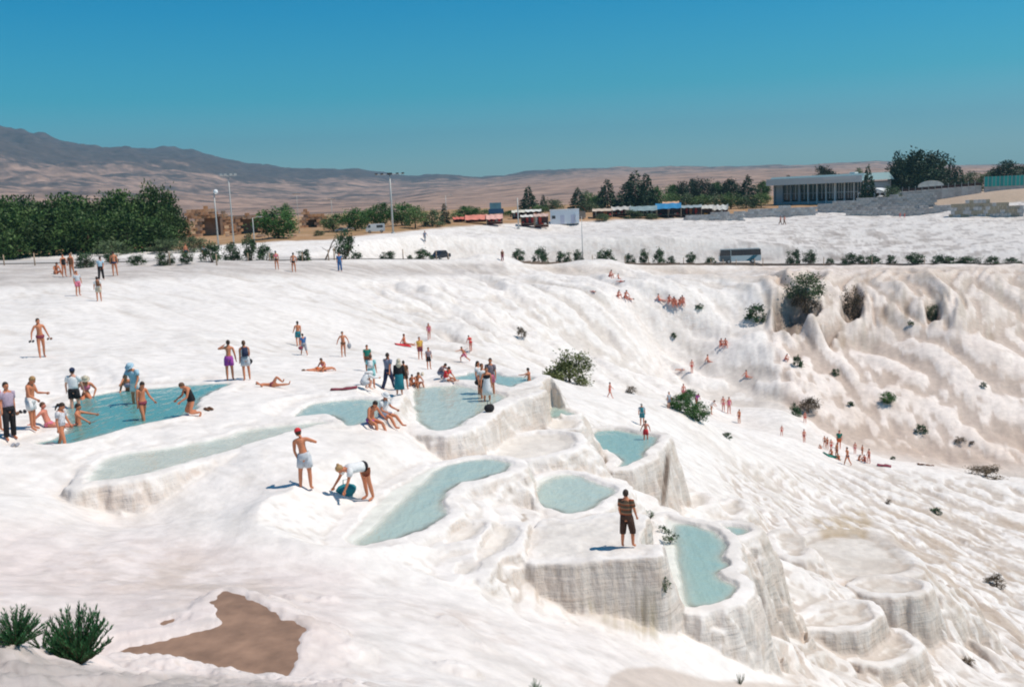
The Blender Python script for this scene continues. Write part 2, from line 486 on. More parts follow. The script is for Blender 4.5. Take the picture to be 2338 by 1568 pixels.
# relief of the flowstone before the basins are cut into it
def rot(x, y, a):
    c, s = math.cos(a), math.sin(a)
    return x * c + y * s, -x * s + y * c
near = sstep(math.log(95), math.log(60), LR)
far = 1 - near
wx = X + 2.0 * perlin(X / 9, Y / 9, 50)
wy = Y + 2.0 * perlin(X / 9 + 40, Y / 9, 51)
m_white_hill = area([(820,640),(1150,606),(1760,606),(1780,760),(1900,900),(1700,930),(1500,905),(1250,850),(1000,790),(880,720)], 40)
m_right = area([(1740,600),(2600,600),(2600,1085),(2114,1055),(1900,1010),(1800,930),(1760,800)], 20)
m_cliff = area([(1740,640),(1800,620),(2600,616),(2600,770),(2250,770),(2120,745),(2000,800),(1850,790),(1760,770)], 16)
m_rbot = area([(1640,1060),(1950,1070),(2600,1100),(2600,1700),(1850,1700),(1760,1420),(1720,1250)], 30)
m_upper = area([(830,585),(1000,530),(1500,480),(1800,470),(2600,440),(2600,598),(1150,598)], 8)
m_frontl = area([(-300,1250),(900,1330),(1500,1480),(1700,1700),(-300,1700)], 40)
# long rounded flow lobes running down towards the right foreground
fx, fy = rot(wx, wy, math.radians(-48))
lobes = billow(fx / 26, fy / 8, 3, 5)
Z += m_white_hill * 2.0 * (lobes - 0.4) + m_white_hill * 0.5 * (billow(fx / 9, fy / 2.5, 3, 6, .55) - .4)
rx, ry = rot(wx, wy, math.radians(-65))
rl = billow(rx / 30, ry / 7, 4, 9, 0.55)
Z += m_right * (1 - m_cliff) * 1.05 * (rl - 0.45)
Z += m_cliff * 2.6 * (billow(AZ * 34 + 0.9 * perlin(X / 9, Y / 9, 3), Z / 7 + AZ * 12, 3, 12, .5) - 0.4)
Z += m_rbot * 0.42 * (billow(rx / 9, ry / 2.6, 4, 15, 0.6) - 0.45)
Z += near * 0.15 * fbm(X / 5.5, Y / 5.5, 3, 20, 0.4)
gen = billow(fx / 7, fy / 2.6, 3, 23)
Z += (1 - m_rbot) * near * 0.10 * (gen - 0.4)
leftslope = (1 - m_white_hill) * (1 - m_right) * far
Z += leftslope * (1 - m_upper) * sstep(math.log(330), math.log(180), LR) * 0.35 * (billow(fx / 16, fy / 6, 3, 27) - 0.4)
Z += m_upper * (0.5 * (billow(X / 14, Y / 5, 4, 31, 0.6) - 0.45))
Z += m_frontl * 0.05 * fbm(X / 1.6, Y / 1.6, 4, 33, 0.55)

def ledges(Z, m, h, sharp=0.62, seed=0, warp=0.45, f=0.5):
    t = Z / h + warp * fbm(X * f, Y * f, 3, 200 + seed)
    fl = np.floor(t)
    fr = t - fl
    st = sstep(sharp, 1.0, fr) + 0.10 * np.exp(-((fr - 0.10) / 0.10) ** 2)
    return Z + m * ((fl + st) - t) * h
m_terr = area([(960,960),(1250,930),(1420,960),(1560,1060),(1740,1200),(1730,1400),(1520,1500),(1180,1400),(960,1330),(960,1150),(1100,1060)], 30)
m_left = area([(-300,1010),(160,1020),(700,960),(980,960),(1000,1060),(800,1230),(600,1300),(200,1260),(-300,1240)], 30)
m_lip = area([(-300,1452),(60,1462),(110,1490),(260,1518),(600,1548),(900,1600),(-300,1700)], 10)
Z += m_lip * (.16 * (billow(X * 1.1, Y * 1.1, 5, 37, .6) - .2))
# hollows under the cliff lip
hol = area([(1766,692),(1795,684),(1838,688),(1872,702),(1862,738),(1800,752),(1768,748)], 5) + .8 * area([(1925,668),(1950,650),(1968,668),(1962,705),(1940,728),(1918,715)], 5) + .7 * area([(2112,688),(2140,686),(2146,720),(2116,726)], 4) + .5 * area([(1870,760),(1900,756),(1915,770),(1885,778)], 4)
Z = ledges(Z, .35 * m_white_hill, 1.3, .55, 1, .6, .09)
Z = ledges(Z, .28 * m_right * (1 - .5 * m_cliff), 1.6, .5, 2, .8, .08)
Z = ledges(Z, .75 * m_rbot, 0.55, .6, 3, .7, .28)
Z = ledges(Z, .36 * m_terr, 0.34, .6, 4, .5, .38)
Z = ledges(Z, .07 * m_left, 0.28, .5, 5, .35, .22)
Z = ledges(Z, .5 * m_upper, 0.6, .55, 6, .8, .12)
Z -= 3.0 * hol
Z += (m_right + .6 * m_white_hill) * .22 * fbm(X / 1.6, Y / 1.6, 4, 35, .6)
# cut the basins
POOLW = {}
for name, D, pts, op in POOLS:
    lp = smooth_loop(pts, 5)
    POOLW[name] = np.array([xyz(u, v, D)[:2] for u, v in lp])
SD = {}
rim_all = np.zeros_like(Z)
wallm = np.zeros_like(Z)
for name, D, pts, op in POOLS:
    w = POOLW[name]
    mg = 6.0
    bb = (X > w[:, 0].min() - mg) & (X < w[:, 0].max() + mg) & (Y > w[:, 1].min() - mg) & (Y < w[:, 1].max() + mg)
    px, py = X[bb], Y[bb]
    wa_ = op.get('wob', 1.0)
    wob = wa_ * (0.10 * perlin(px * 1.5, py * 1.5, 60) + 0.05 * perlin(px * 4, py * 4, 61))
    s = seg_dist(px, py, w)
    s = np.where(inpoly(px, py, w), -s, s) + wob
    if op.get('mud'):
        s = s + 0.07 * fbm(px * 5, py * 5, 3, 62)
    SD[name] = (bb, s)
    zr = -D + op['rim']
    rw = op.get('rw', 0.42)
    Uu = zr + op.get('bank', 0.55) * np.maximum(0, s - rw * 1.5) + 0.02
    Z[bb] = np.where(s > 0, np.minimum(Z[bb], Uu), np.minimum(Z[bb], zr))
for name, D, pts, op in POOLS:
    bb, s = SD[name]
    px, py = X[bb], Y[bb]
    z = Z[bb]
    zr = -D + op['rim']
    rw = op.get('rw', 0.42)
    k = op['wall']
    flute = 0.16 * np.abs(perlin(px * 1.3, py * 1.3, 70)) + 0.05 * np.abs(perlin(px * 4, py * 4, 71))
    so = np.maximum(0, s - rw - flute * np.clip(s, 0, 1) * 1.2)
    k = k * (1 + 0.55 * perlin(px * .45, py * .45, 77))
    so = so + 0.16 * np.clip(so, 0, 1) * fbm(px * 2.0, py * 2.0, 3, 78)
    L = zr - k * so * (1 - 0.25 * np.exp(-so * 2)) - 0.05 * np.clip(s / rw, 0, 1) ** 3 + 0.02 * perlin(px * 1.1, py * 1.1, 72)
    if op.get('plat'):
        zz = np.where(s > 0, np.maximum(z, L), -D + 0.05 * fbm(px * 1.3, py * 1.3, 4, 75))
    else:
        zz = np.maximum(z, np.where(s > 0, L, zr))
    Z[bb] = zz
# drapery ledges on the basin walls
wallzone = np.zeros_like(Z)
for name, D, pts, op in POOLS:
    bb, s = SD[name]
    if not op.get('mud'):
        wallzone[bb] = np.maximum(wallzone[bb], sstep(op.get('rw', .42) + .15, op.get('rw', .42) + .5, s) * (s < 4.5))
for name, D, pts, op in POOLS:
    bb, s = SD[name]
    wallzone[bb] *= ~((s < op.get('rw', .42)) & (Z[bb] > -D - .1) & (Z[bb] < -D + .3))
_sl = np.hypot(np.gradient(Z, axis=0) / np.gradient(RR, axis=0), np.gradient(Z, axis=1) / (RR * (az1[1] - az1[0])))
wallzone *= sstep(.6, 1.4, fine_lip(_sl, 3))
Z = ledges(Z, .55 * wallzone, 0.45, .5, 8, .9, .9)
Zrim = Z.copy()
dry = np.zeros_like(Z)
wetd = np.zeros_like(Z)
for name, D, pts, op in POOLS:
    bb, s = SD[name]
    if op.get('plat'):
        dry[bb] = np.maximum(dry[bb], .75 * sstep(0, 0.6, -s))
        continue
    px, py = X[bb], Y[bb]
    z = Z[bb]
    ins = s < 0
    if op.get('dry'):
        fl = -D - 0.12 * sstep(0, 0.5, -s) + 0.025 * fbm(px * 1.7, py * 1.7, 3, 80)
        dry[bb] = np.maximum(dry[bb], sstep(0, 0.25, -s))
    else:
        g = 1.0
        if op.get('shallow'):
            a = xyz(*op['shallow'][0], D)
            b = xyz(*op['shallow'][1], D)
            dx, dy = b[0] - a[0], b[1] - a[1]
            t = ((px - a[0]) * dx + (py - a[1]) * dy) / (dx * dx + dy * dy)
            g = 0.04 + 0.96 * sstep(0.0, 1.0, t + 0.15 * perlin(px * .5, py * .5, 83))
        fl = -D + 0.02 - (op['depth'] + 0.05) * sstep(0, 0.55, -s) * g + 0.02 * fbm(px * 1.1, py * 1.1, 3, 81)
        wetd[bb] = np.maximum(wetd[bb], sstep(0, 0.2, -s))
    # near the shore the rim rolls over into the basin
    if op.get('mud'):
        fl = -D + 0.01 - 0.05 * sstep(0, 0.15, -s) + 0.03 * np.maximum(0, fbm(px * 2.2, py * 2.2, 4, 84) - .55)
        wetd[bb] *= (s > 0)
    Z[bb] = np.where(ins, fl, z)

Z = fine_lip(Z, 2)
Z += near * 0.007 * fbm(X * 2.6, Y * 2.6, 3, 90) * (1 - wetd)

# road shelf across the slope
ROAD = [(-120,600,5.9,9),(100,597,6.0,9),(300,594,6.3,8),(500,592,6.8,8),(700,590,7.0,8),(850,592,8.1,7),(1000,594,10.2,6),(1150,598,11.7,6),(1300,600,12.8,6),(1500,600.5,13.8,6),(1700,600.5,14.6,6),(1900,600.5,14.9,6),(2100,600.5,15.05,6),(2337,600.5,15.3,6),(2500,600,15.6,6)]
rw_pts = np.array([xyz(u, v, D) for u, v, D, _ in ROAD])
def catmull(pts, k=6):
    pts = np.asarray(pts, float)
    n = len(pts)
    out = []
    for i in range(n - 1):
        p0, p1, p2, p3 = pts[max(i - 1, 0)], pts[i], pts[i + 1], pts[min(i + 2, n - 1)]
        for s in range(k):
            t = s / k
            out.append(0.5 * ((2 * p1) + (-p0 + p2) * t + (2 * p0 - 5 * p1 + 4 * p2 - p3) * t * t + (-p0 + 3 * p1 - 3 * p2 + p3) * t ** 3))
    out.append(pts[-1])
    return np.array(out)
RD = catmull(rw_pts, 6)
bb = (RR > 95) & (RR < 260)
px, py = X[bb], Y[bb]
best = np.full(px.shape, 1e9)
rz_ = np.zeros(px.shape)
for i in range(len(RD) - 1):
    x0, y0, z0 = RD[i]
    x1, y1, z1 = RD[i + 1]
    dx, dy = x1 - x0, y1 - y0
    t = np.clip(((px - x0) * dx + (py - y0) * dy) / (dx * dx + dy * dy), 0, 1)
    d = np.hypot(px - x0 - t * dx, py - y0 - t * dy)
    m = d < best
    best = np.where(m, d, best)
    rz_ = np.where(m, z0 + t * (z1 - z0), rz_)
wgt = sstep(9.0, 3.6, best)
Z[bb] = Z[bb] * (1 - wgt) + (rz_ - 0.08) * wgt
roadd = np.full_like(Z, 99.0)
roadd[bb] = best

def terrain_z(az, lr):
    az = np.asarray(az, float)
    lr = np.asarray(lr, float)
    fa = np.clip((az - az1[0]) / (az1[1] - az1[0]), 0, NA - 1.001)
    fl = np.clip(np.interp(lr, lr1, np.arange(NR)), 0, NR - 1.001)
    ia, il = fa.astype(int), fl.astype(int)
    ta, tl = fa - ia, fl - il
    return (Z[il, ia] * (1 - ta) + Z[il, ia + 1] * ta) * (1 - tl) + (Z[il + 1, ia] * (1 - ta) + Z[il + 1, ia + 1] * ta) * tl

def gz(x, y):
    return float(terrain_z(math.atan2(x, y), math.log(math.hypot(x, y))))

def on_ground(u, v, rmin=7.0, rmax=460.0):
    """first point of the ground met by the sight line through (u, v)"""
    d = ray(u, v)
    az = math.atan2(d[0], d[1])
    lr = np.linspace(math.log(rmin), math.log(rmax), 3500)
    zt = terrain_z(np.full(lr.shape, az), lr)
    zr = d[2] * np.exp(lr)
    hit = np.nonzero(zr <= zt)[0]
    i = hit[0] if len(hit) else len(lr) - 1
    if i > 0 and len(hit):
        a0 = zr[i - 1] - zt[i - 1]
        a1 = zr[i] - zt[i]
        t = a0 / (a0 - a1 + 1e-12)
        l = lr[i - 1] + t * (lr[i] - lr[i - 1])
    else:
        l = lr[i]
    r = math.exp(l)
    return Vector((r * math.sin(az), r * math.cos(az), float(terrain_z(az, l))))

def at_range(u, r, v=560):
    az = az_of(u, v)
    return Vector((r * math.sin(az), r * math.cos(az), float(terrain_z(az, math.log(r)))))

U, V = project(X, Y, Z)
# ---- colours of the ground (what the stone, dust and dry grass are, plus shade painted into the cliff hollows)
C_W = np.array([0.85, 0.795, 0.75])
def blend(Cc, m, col):
    return Cc * (1 - m[..., None]) + np.array(col) * m[..., None]
Calb = np.ones(Z.shape + (3,)) * C_W
n1 = fbm(X / 3.2, Y / 3.2, 4, 100)
n2 = fbm(X / 14, Y / 14, 4, 101)
n3 = fbm(fx / 12, fy / 2.2, 4, 102, 0.6)
dZr = np.gradient(Z, axis=0) / (np.gradient(RR, axis=0))
dZa = np.gradient(Z, axis=1) / (RR * (az1[1] - az1[0]))
slope = np.hypot(dZr, dZa)
Calb = blend(Calb, 0.38 * sstep(-0.2, 0.9, n2), (0.74, 0.70, 0.66))
Calb = blend(Calb, (0.28 + .3 * m_white_hill) * sstep(0.1, 0.8, n3), (0.64, 0.58, 0.52))
# stained drapery on the steep basin walls
wst = sstep(0.9, 2.2, slope) * near
streak = fbm(AZ * 190 + .3 * n1, Z * 0.8, 4, 104, .6)
Calb = blend(Calb, wst * (0.30 + 0.2 * sstep(-0.3, 0.7, streak)), (0.60, 0.50, 0.41))
Calb = blend(Calb, wst * 0.30 * sstep(0.25, 0.8, streak + .3 * fbm(X * 1.4, Y * 1.4 , 3, 107)), (0.40, 0.30, 0.21))
# dirt caught in the hollows of the flowstone, thin grey and ochre films
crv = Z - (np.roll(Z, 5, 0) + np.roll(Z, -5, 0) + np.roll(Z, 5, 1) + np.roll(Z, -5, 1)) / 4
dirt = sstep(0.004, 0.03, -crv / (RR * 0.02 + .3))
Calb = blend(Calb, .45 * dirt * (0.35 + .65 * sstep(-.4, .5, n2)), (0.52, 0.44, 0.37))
n5 = fbm(X / 1.5, Y / 1.5, 5, 106, .6)
Calb = blend(Calb, near * 0.30 * sstep(0.05, 0.9, n5 + .4 * n2), (0.62, 0.55, 0.49))
Calb = blend(Calb, far * 0.30 * sstep(0.0, 0.9, fbm(fx / 3.0, fy / 1.1, 4, 108, .65)), (0.60, 0.53, 0.47))
# cream basin floors
Calb = blend(Calb, dry * 0.7, (0.70, 0.64, 0.57))
Calb = blend(Calb, wetd * 0.6, (0.72, 0.74, 0.66))
# cracks and damp stains on the platform wall and the dark cleft by the round pool
bb, s = SD['K']
dpt = -10.2 - Z[bb]
ln_ = np.exp(-((dpt - .20 - .06 * perlin(X[bb] * 2, Y[bb] * 2, 150)) / .035) ** 2) + .6 * np.exp(-((dpt - .52 - .10 * perlin(X[bb] * 1.5, Y[bb] * 1.5, 151)) / .04) ** 2)
tmp = np.zeros_like(Z)
tmp[bb] = ln_ * (s > .05) * (s < 1.5)
Calb = blend(Calb, np.clip(tmp, 0, 1) * .7, (0.33, 0.24, 0.17))
mk = area([(1200,1290),(1500,1275),(1506,1300),(1500,1450),(1420,1440),(1300,1400),(1205,1345)], 8)
Calb = blend(Calb, mk * .45, (0.56, 0.48, 0.41))
mk2 = area([(1330,1375),(1400,1345),(1500,1340),(1505,1460),(1410,1440)], 14)
Calb = blend(Calb, mk2 * .55 * sstep(-.4, .5, n1 + streak * .5), (0.40, 0.33, 0.20))
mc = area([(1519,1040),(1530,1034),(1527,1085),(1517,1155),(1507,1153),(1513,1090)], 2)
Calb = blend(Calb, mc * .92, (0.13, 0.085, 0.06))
# far hill on the right and the gully
Calb = blend(Calb, m_right * 0.6, (0.88, 0.75, 0.67))
Calb = blend(Calb, m_right * 0.38 * sstep(0.0, 0.8, fbm(rx / 22, ry / 5, 4, 110, .6)), (0.58, 0.48, 0.42))
mp = area([(1880,900),(2050,850),(2300,960),(2600,980),(2600,1090),(2114,1058),(1930,1015)], 30)
Calb = blend(Calb, mp * 0.5 * sstep(-.5, .5, n2 + n1 * .3), (0.66, 0.52, 0.42))
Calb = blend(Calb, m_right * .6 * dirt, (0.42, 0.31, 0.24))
Calb = blend(Calb, m_right * .4 * sstep(.1, .8, fbm(X / 2.2, Y / 2.2, 5, 113, .65)), (0.52, 0.42, 0.35))
Calb = blend(Calb, np.clip(hol * 1.3, 0, 1) * .93, (0.12, 0.075, 0.055))  # shade inside the cliff hollows, painted into the rock colour
Calb = blend(Calb, m_cliff * (0.25 + 0.5 * sstep(0.0, .7, fbm(AZ * 150, Z / 5, 4, 111))), (0.50, 0.43, 0.36))
Calb = blend(Calb, m_cliff * sstep(0.45, 0.9, fbm(AZ * 60, Z / 4, 4, 112)) * 0.7, (0.36, 0.27, 0.2))
mtop = area([(1160,606),(2600,606),(2600,640),(1740,640),(1300,625)], 8)
Calb = blend(Calb, mtop * 0.55 * sstep(-.6, .4, n2), (0.58, 0.47, 0.38))
# brown weathered stone, lower right
mb = area([(1980,1140),(2600,1180),(2600,1600),(2380,1568),(2200,1400),(2050,1290)], 40)
st = fbm(rx / 10, ry / 1.6, 5, 115, 0.6)
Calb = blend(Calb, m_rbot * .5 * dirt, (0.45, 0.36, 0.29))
Calb = blend(Calb, m_rbot * 0.5 * sstep(-0.2, 0.6, st), (0.60, 0.53, 0.46))
Calb = blend(Calb, mb * 0.65 * sstep(-0.1, 0.6, st), (0.47, 0.36, 0.27))
m5 = area([(1800,1180),(1990,1170),(2110,1290),(2100,1330),(1990,1340),(1830,1320)], 20)
Calb = blend(Calb, m5 * .35 * sstep(-.5, .5, n1), (0.58, 0.50, 0.43))
mh = area([(1845,1170),(1975,1165),(1990,1190),(1975,1240),(1880,1232)], 10)
Calb = blend(Calb, mh * sstep(-.1, .4, n1) * .6, (0.42, 0.30, 0.16))
# dusty pink foreground left
mfl = area([(-300,1180),(350,1210),(800,1300),(800,1700),(-300,1700)], 60)
Calb = blend(Calb, mfl * (0.45 + 0.2 * sstep(-.5, .5, n1)), (0.72, 0.60, 0.565))
Calb = blend(Calb, m_frontl * (0.22 + 0.2 * sstep(-.5, .5, n2)), (0.74, 0.64, 0.60))
Calb = blend(Calb, m_frontl * 0.3 * sstep(0, .7, fbm(X / 1.1, Y / 1.1, 4, 117)), (0.56, 0.50, 0.46))
mrock = area([(-300,1455),(60,1470),(110,1500),(260,1530),(600,1550),(900,1600),(-300,1700)], 8)
Calb = blend(Calb, mrock * (0.70 + 0.3 * sstep(-.3, .5, fbm(X * 3, Y * 3, 4, 118))), (0.44, 0.39, 0.36))
mpk = area([(1370,1600),(1395,1540),(1430,1525),(1500,1520),(1560,1535),(1620,1552),(1740,1556),(1860,1570),(1860,1640),(1370,1640)], 6)
Calb = blend(Calb, mpk * .75, (.56, .46, .39))
mstain = area([(360,1290),(450,1270),(560,1300),(620,1350),(480,1355),(330,1330)], 25)
Calb = blend(Calb, mstain * 0.6 * sstep(-.4, .4, n1), (0.52, 0.42, 0.34))
mst2 = area([(200,1230),(420,1240),(620,1300),(760,1420),(720,1480),(560,1340),(300,1380),(60,1330)], 50)
Calb = blend(Calb, mst2 * .38 * sstep(-.3, .6, fbm(X / .7, Y / .7, 5, 119, .65) + .4 * n1), (0.54, 0.44, 0.38))
Calb = blend(Calb, m_frontl * .4 * sstep(.35, .9, fbm(X / 2.4, Y / 2.4, 5, 123, .62)), (0.58, 0.48, 0.42))
# grey trodden strip by the road, left
mgs = area([(-300,590),(500,592),(860,600),(1150,600),(1160,625),(840,632),(500,628),(-300,672)], 9)
Calb = blend(Calb, mgs * (0.45 + 0.35 * sstep(-.5, .5, fbm(X / 5, Y / 2, 4, 120))), (0.44, 0.385, 0.35))
# grey cracked flowstone above the road
Calb = blend(Calb, m_upper * sstep(900, 1500, U) * 0.45, (0.60, 0.565, 0.54))
Calb = blend(Calb, m_upper * (0.25 + .4 * sstep(1100, 1900, U)) * sstep(0.12, 0.6, fbm(X / 4, Y / 1.8, 5, 121, .66)), (0.33, 0.29, 0.27))
mbl = area([(1740,535),(1850,505),(2050,520),(2300,560),(2200,598),(1800,598)], 25)
Calb = blend(Calb, mbl * 0.5 * sstep(0.0, 0.5, fbm(X / 4, Y / 4, 5, 122, .65)), (0.25, 0.2, 0.17))
# dry grass plateau
edge = np.interp(U[:, :] if False else U, [-600, 0, 200, 430, 560, 640, 760, 830, 1000, 1150, 1300, 1500, 1700, 1800, 2000, 2337, 3000], [584, 583, 580, 568, 556, 550, 546, 538, 521, 512, 506, 500, 487, 480, 482, 462, 455])
gm = sstep(-3, 3, edge - V + 3 * fbm(X / 8, Y / 8, 3, 125)) * (RR > 120)
gc = fbm(X / 12, Y / 12, 4, 126)
Calb = blend(Calb, gm, (0.40, 0.235, 0.12))
Calb = blend(Calb, gm * 0.6 * sstep(-.2, .7, gc), (0.50, 0.33, 0.2))
Calb = blend(Calb, gm * 0.35 * sstep(.2, .8, -gc), (0.22, 0.2, 0.09))
Calb = blend(Calb, gm * sstep(1850, 2150, U) * .6, (0.55, 0.46, 0.38))
vd = sstep(6, 3.2, roadd) * 0.3
Calb = blend(Calb, vd, (0.42, 0.38, 0.35))

def grid_mesh(name, X, Y, Z, cols=None):
    nr, na = X.shape
    co = np.stack([X, Y, Z], -1).reshape(-1, 3).astype(np.float32)
    i = np.arange((nr - 1) * (na - 1))
    r, c = i // (na - 1), i % (na - 1)
    a = r * na + c
    quads = np.stack([a, a + na, a + na + 1, a + 1], -1)[:, ::-1].astype(np.int32)
    me = bpy.data.meshes.new(name)
    me.vertices.add(len(co))
    me.vertices.foreach_set('co', co.ravel())
    me.loops.add(quads.size)
    me.loops.foreach_set('vertex_index', quads.ravel())
    me.polygons.add(len(quads))
    me.polygons.foreach_set('loop_start', np.arange(0, quads.size, 4, dtype=np.int32))
    me.polygons.foreach_set('loop_total', np.full(len(quads), 4, np.int32))
    me.update(calc_edges=True)
    me.polygons.foreach_set('use_smooth', np.ones(len(quads), bool))
    if cols is not None:
        at = me.color_attributes.new('albedo', 'FLOAT_COLOR', 'POINT')
        c4 = np.concatenate([cols.reshape(-1, 3), np.ones((len(co), 1))], 1).astype(np.float32)
        at.data.foreach_set('color', c4.ravel())
    return me

def stone_mat():
    m = bpy.data.materials.new('travertine')
    m.use_nodes = True
    nt = m.node_tree
    N, Lk = nt.nodes, nt.links
    b = N['Principled BSDF']
    b.inputs['Roughness'].default_value = 0.8
    b.inputs['Specular IOR Level'].default_value = 0.15
    at = N.new('ShaderNodeAttribute'); at.attribute_name = 'albedo'
    tc = N.new('ShaderNodeTexCoord')
    geo = N.new('ShaderNodeNewGeometry')
    sp = N.new('ShaderNodeSeparateXYZ'); Lk.new(geo.outputs['Normal'], sp.inputs[0])
    def noise(scale, vec=(1, 1, 1), detail=5, rough=.55):
        mp = N.new('ShaderNodeMapping'); mp.inputs['Scale'].default_value = vec
        Lk.new(tc.outputs['Object'], mp.inputs[0])
        n = N.new('ShaderNodeTexNoise'); n.inputs['Scale'].default_value = scale; n.inputs['Detail'].default_value = detail; n.inputs['Roughness'].default_value = rough
        Lk.new(mp.outputs[0], n.inputs['Vector'])
        return n.outputs['Fac']
    def rng(src, a, b_, c, d):
        r = N.new('ShaderNodeMapRange'); r.interpolation_type = 'SMOOTHSTEP'
        for k, v_ in zip(('From Min', 'From Max', 'To Min', 'To Max'), (a, b_, c, d)): r.inputs[k].default_value = v_
        Lk.new(src, r.inputs['Value'])
        return r.outputs[0]
    def mul(a, b_):
        q = N.new('ShaderNodeMath'); q.operation = 'MULTIPLY'
        Lk.new(a, q.inputs[0])
        if isinstance(b_, float): q.inputs[1].default_value = b_
        else: Lk.new(b_, q.inputs[1])
        return q.outputs[0]
    def add(a, b_):
        q = N.new('ShaderNodeMath'); q.operation = 'ADD'; Lk.new(a, q.inputs[0]); Lk.new(b_, q.inputs[1]); return q.outputs[0]
    def mixc(f, a, col):
        q = N.new('ShaderNodeMix'); q.data_type = 'RGBA'; Lk.new(f, q.inputs[0]); Lk.new(a, q.inputs[6]); q.inputs[7].default_value = (*col, 1); return q.outputs[2]
    steep = rng(sp.outputs['Z'], 0.88, 0.45, 0.0, 1.0)
    grain = noise(1.6, (1, 1, 1), 8, .6)
    sc = N.new('ShaderNodeVectorMath'); sc.operation = 'SCALE'
    Lk.new(at.outputs['Color'], sc.inputs[0]); Lk.new(rng(grain, .25, .75, .88, 1.08), sc.inputs['Scale'])
    c = sc.outputs[0]
    drip = noise(1.5, (1, 1, .16), 6, .68)
    band = noise(1.0, (.5, .5, 5.5), 4, .6)
    blot = noise(.9, (1, 1, 1.4), 6, .62)
    c = mixc(mul(steep, rng(blot, .42, .68, 0.0, .50)), c, (.66, .53, .44))
    c = mixc(mul(steep, rng(drip, .50, .74, 0.0, .50)), c, (.50, .37, .28))
    c = mixc(mul(steep, rng(band, .58, .68, 0.0, .24)), c, (.42, .31, .24))
    Lk.new(c, b.inputs['Base Color'])
    crust = noise(5.0, (1, 1, 1), 6, .65)
    h = add(grain, mul(crust, .14))
    h = add(h, mul(steep, add(mul(drip, 2.2), mul(band, 1.2))))
    bp = N.new('ShaderNodeBump'); bp.inputs['Distance'].default_value = .055; bp.inputs['Strength'].default_value = 1.0
    Lk.new(h, bp.inputs['Height']); Lk.new(bp.outputs[0], b.inputs['Normal'])
    return m
ground_mat = stone_mat()
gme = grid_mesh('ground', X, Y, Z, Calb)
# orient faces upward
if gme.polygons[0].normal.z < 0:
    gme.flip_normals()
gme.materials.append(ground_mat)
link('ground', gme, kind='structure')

# ---- far plain and hills
RIDGE = [(-400,300),(0,322),(60,325),(160,345),(230,357),(330,357),(400,357),(480,368),(560,385),(650,392),(740,397),(820,395),(880,402),(940,408),(1000,405),(1100,410),(1200,400),(1300,395),(1400,388),(1450,390),(1530,388),(1600,388),(1690,388),(1750,385),(1850,382),(1950,377),(2000,373),(2050,375),(2120,381),(2200,380),(2337,378),(2700,372)]
MIDR = [(-400,430),(0,440),(300,445),(450,455),(600,460),(750,458),(900,452),(1000,440),(1150,424),(1300,412),(1400,404),(1500,402),(1600,396),(1700,392),(1850,389),(2000,386),(2337,384),(2700,380)]
def elev_tab(tab):
    azs, els = [], []
    for u, v in tab:
        d = ray(u, v)
        azs.append(math.atan2(d[0], d[1]))
        els.append(d[2])
    return np.array(azs), np.array(els)
ra, re_ = elev_tab(RIDGE)
ma, me_ = elev_tab(MIDR)
ha = np.linspace(math.radians(-38), math.radians(38), 620)
hl = np.concatenate([np.linspace(math.log(440), math.log(1100), 40, endpoint=False), np.linspace(math.log(1100), math.log(6500), 330)])
HA, HL = np.meshgrid(ha, hl)
HR = np.exp(HL)
HX, HY = HR * np.sin(HA), HR * np.cos(HA)
RF = 5200.0
RM_ = 2300.0
zf = np.interp(HA, ra, re_) * RF
zm = np.interp(HA, ma, me_) * RM_
pm = np.exp(-((HL - math.log(RM_)) / 0.28) ** 2)
t1 = sstep(math.log(1100), math.log(RM_), HL)
t2 = sstep(math.log(RM_), math.log(RF), HL)
HZ = -5.8 + (zm + 5.8) * t1 * 1.0
HZ = HZ * (1 - t2) + zf * t2
fade = sstep(math.log(900), math.log(1800), HL) * (1 - 0.75 * sstep(math.log(4300), math.log(RF), HL))
hn = billow(HX / 420, HY / 420, 6, 130, 0.55) - 0.5
HZ += fade * (np.maximum(6, zf * 0.20)) * hn * (0.35 + 0.65 * t2)
HZ = np.where(HL > math.log(RF), HZ - (HL - math.log(RF)) * 900, HZ)
HZ = np.where(HL < math.log(1000), np.minimum(HZ, -6.0), HZ)
HZ[0, :] = -7.5
hc = np.ones(HZ.shape + (3,)) * np.array([0.38, 0.25, 0.19])
hf = fbm(HX / 330, HY / 200, 6, 140, 0.65)
hg = fbm(HX / 70, HY / 50, 5, 141, 0.7)
leftd = sstep(1500, 500, project(HX, HY, HZ)[0])
hi = sstep(0.25, 0.85, (HZ + 6) / (zf + 30))
scrub = sstep(-0.5, 0.5, 0.6 * hf + 0.45 * hg + (0.7 + 1.2 * leftd) * hi + 0.45 * leftd - 0.55)
hc = blend(hc, scrub * 0.88, (0.085, 0.068, 0.062))
hc = blend(hc, 0.5 * sstep(.2, .8, -hg) * (1 - scrub), (0.55, 0.36, 0.26))
hme = grid_mesh('hills', HX, HY, HZ, hc)
if hme.polygons[0].normal.z < 0:
    hme.flip_normals()
hme.materials.append(mat('hill_earth', (0.4, 0.3, 0.2), rough=0.95, noise=0.35, nscale=0.03, spec=0.1, attr='albedo'))
link('hills', hme, kind='structure')

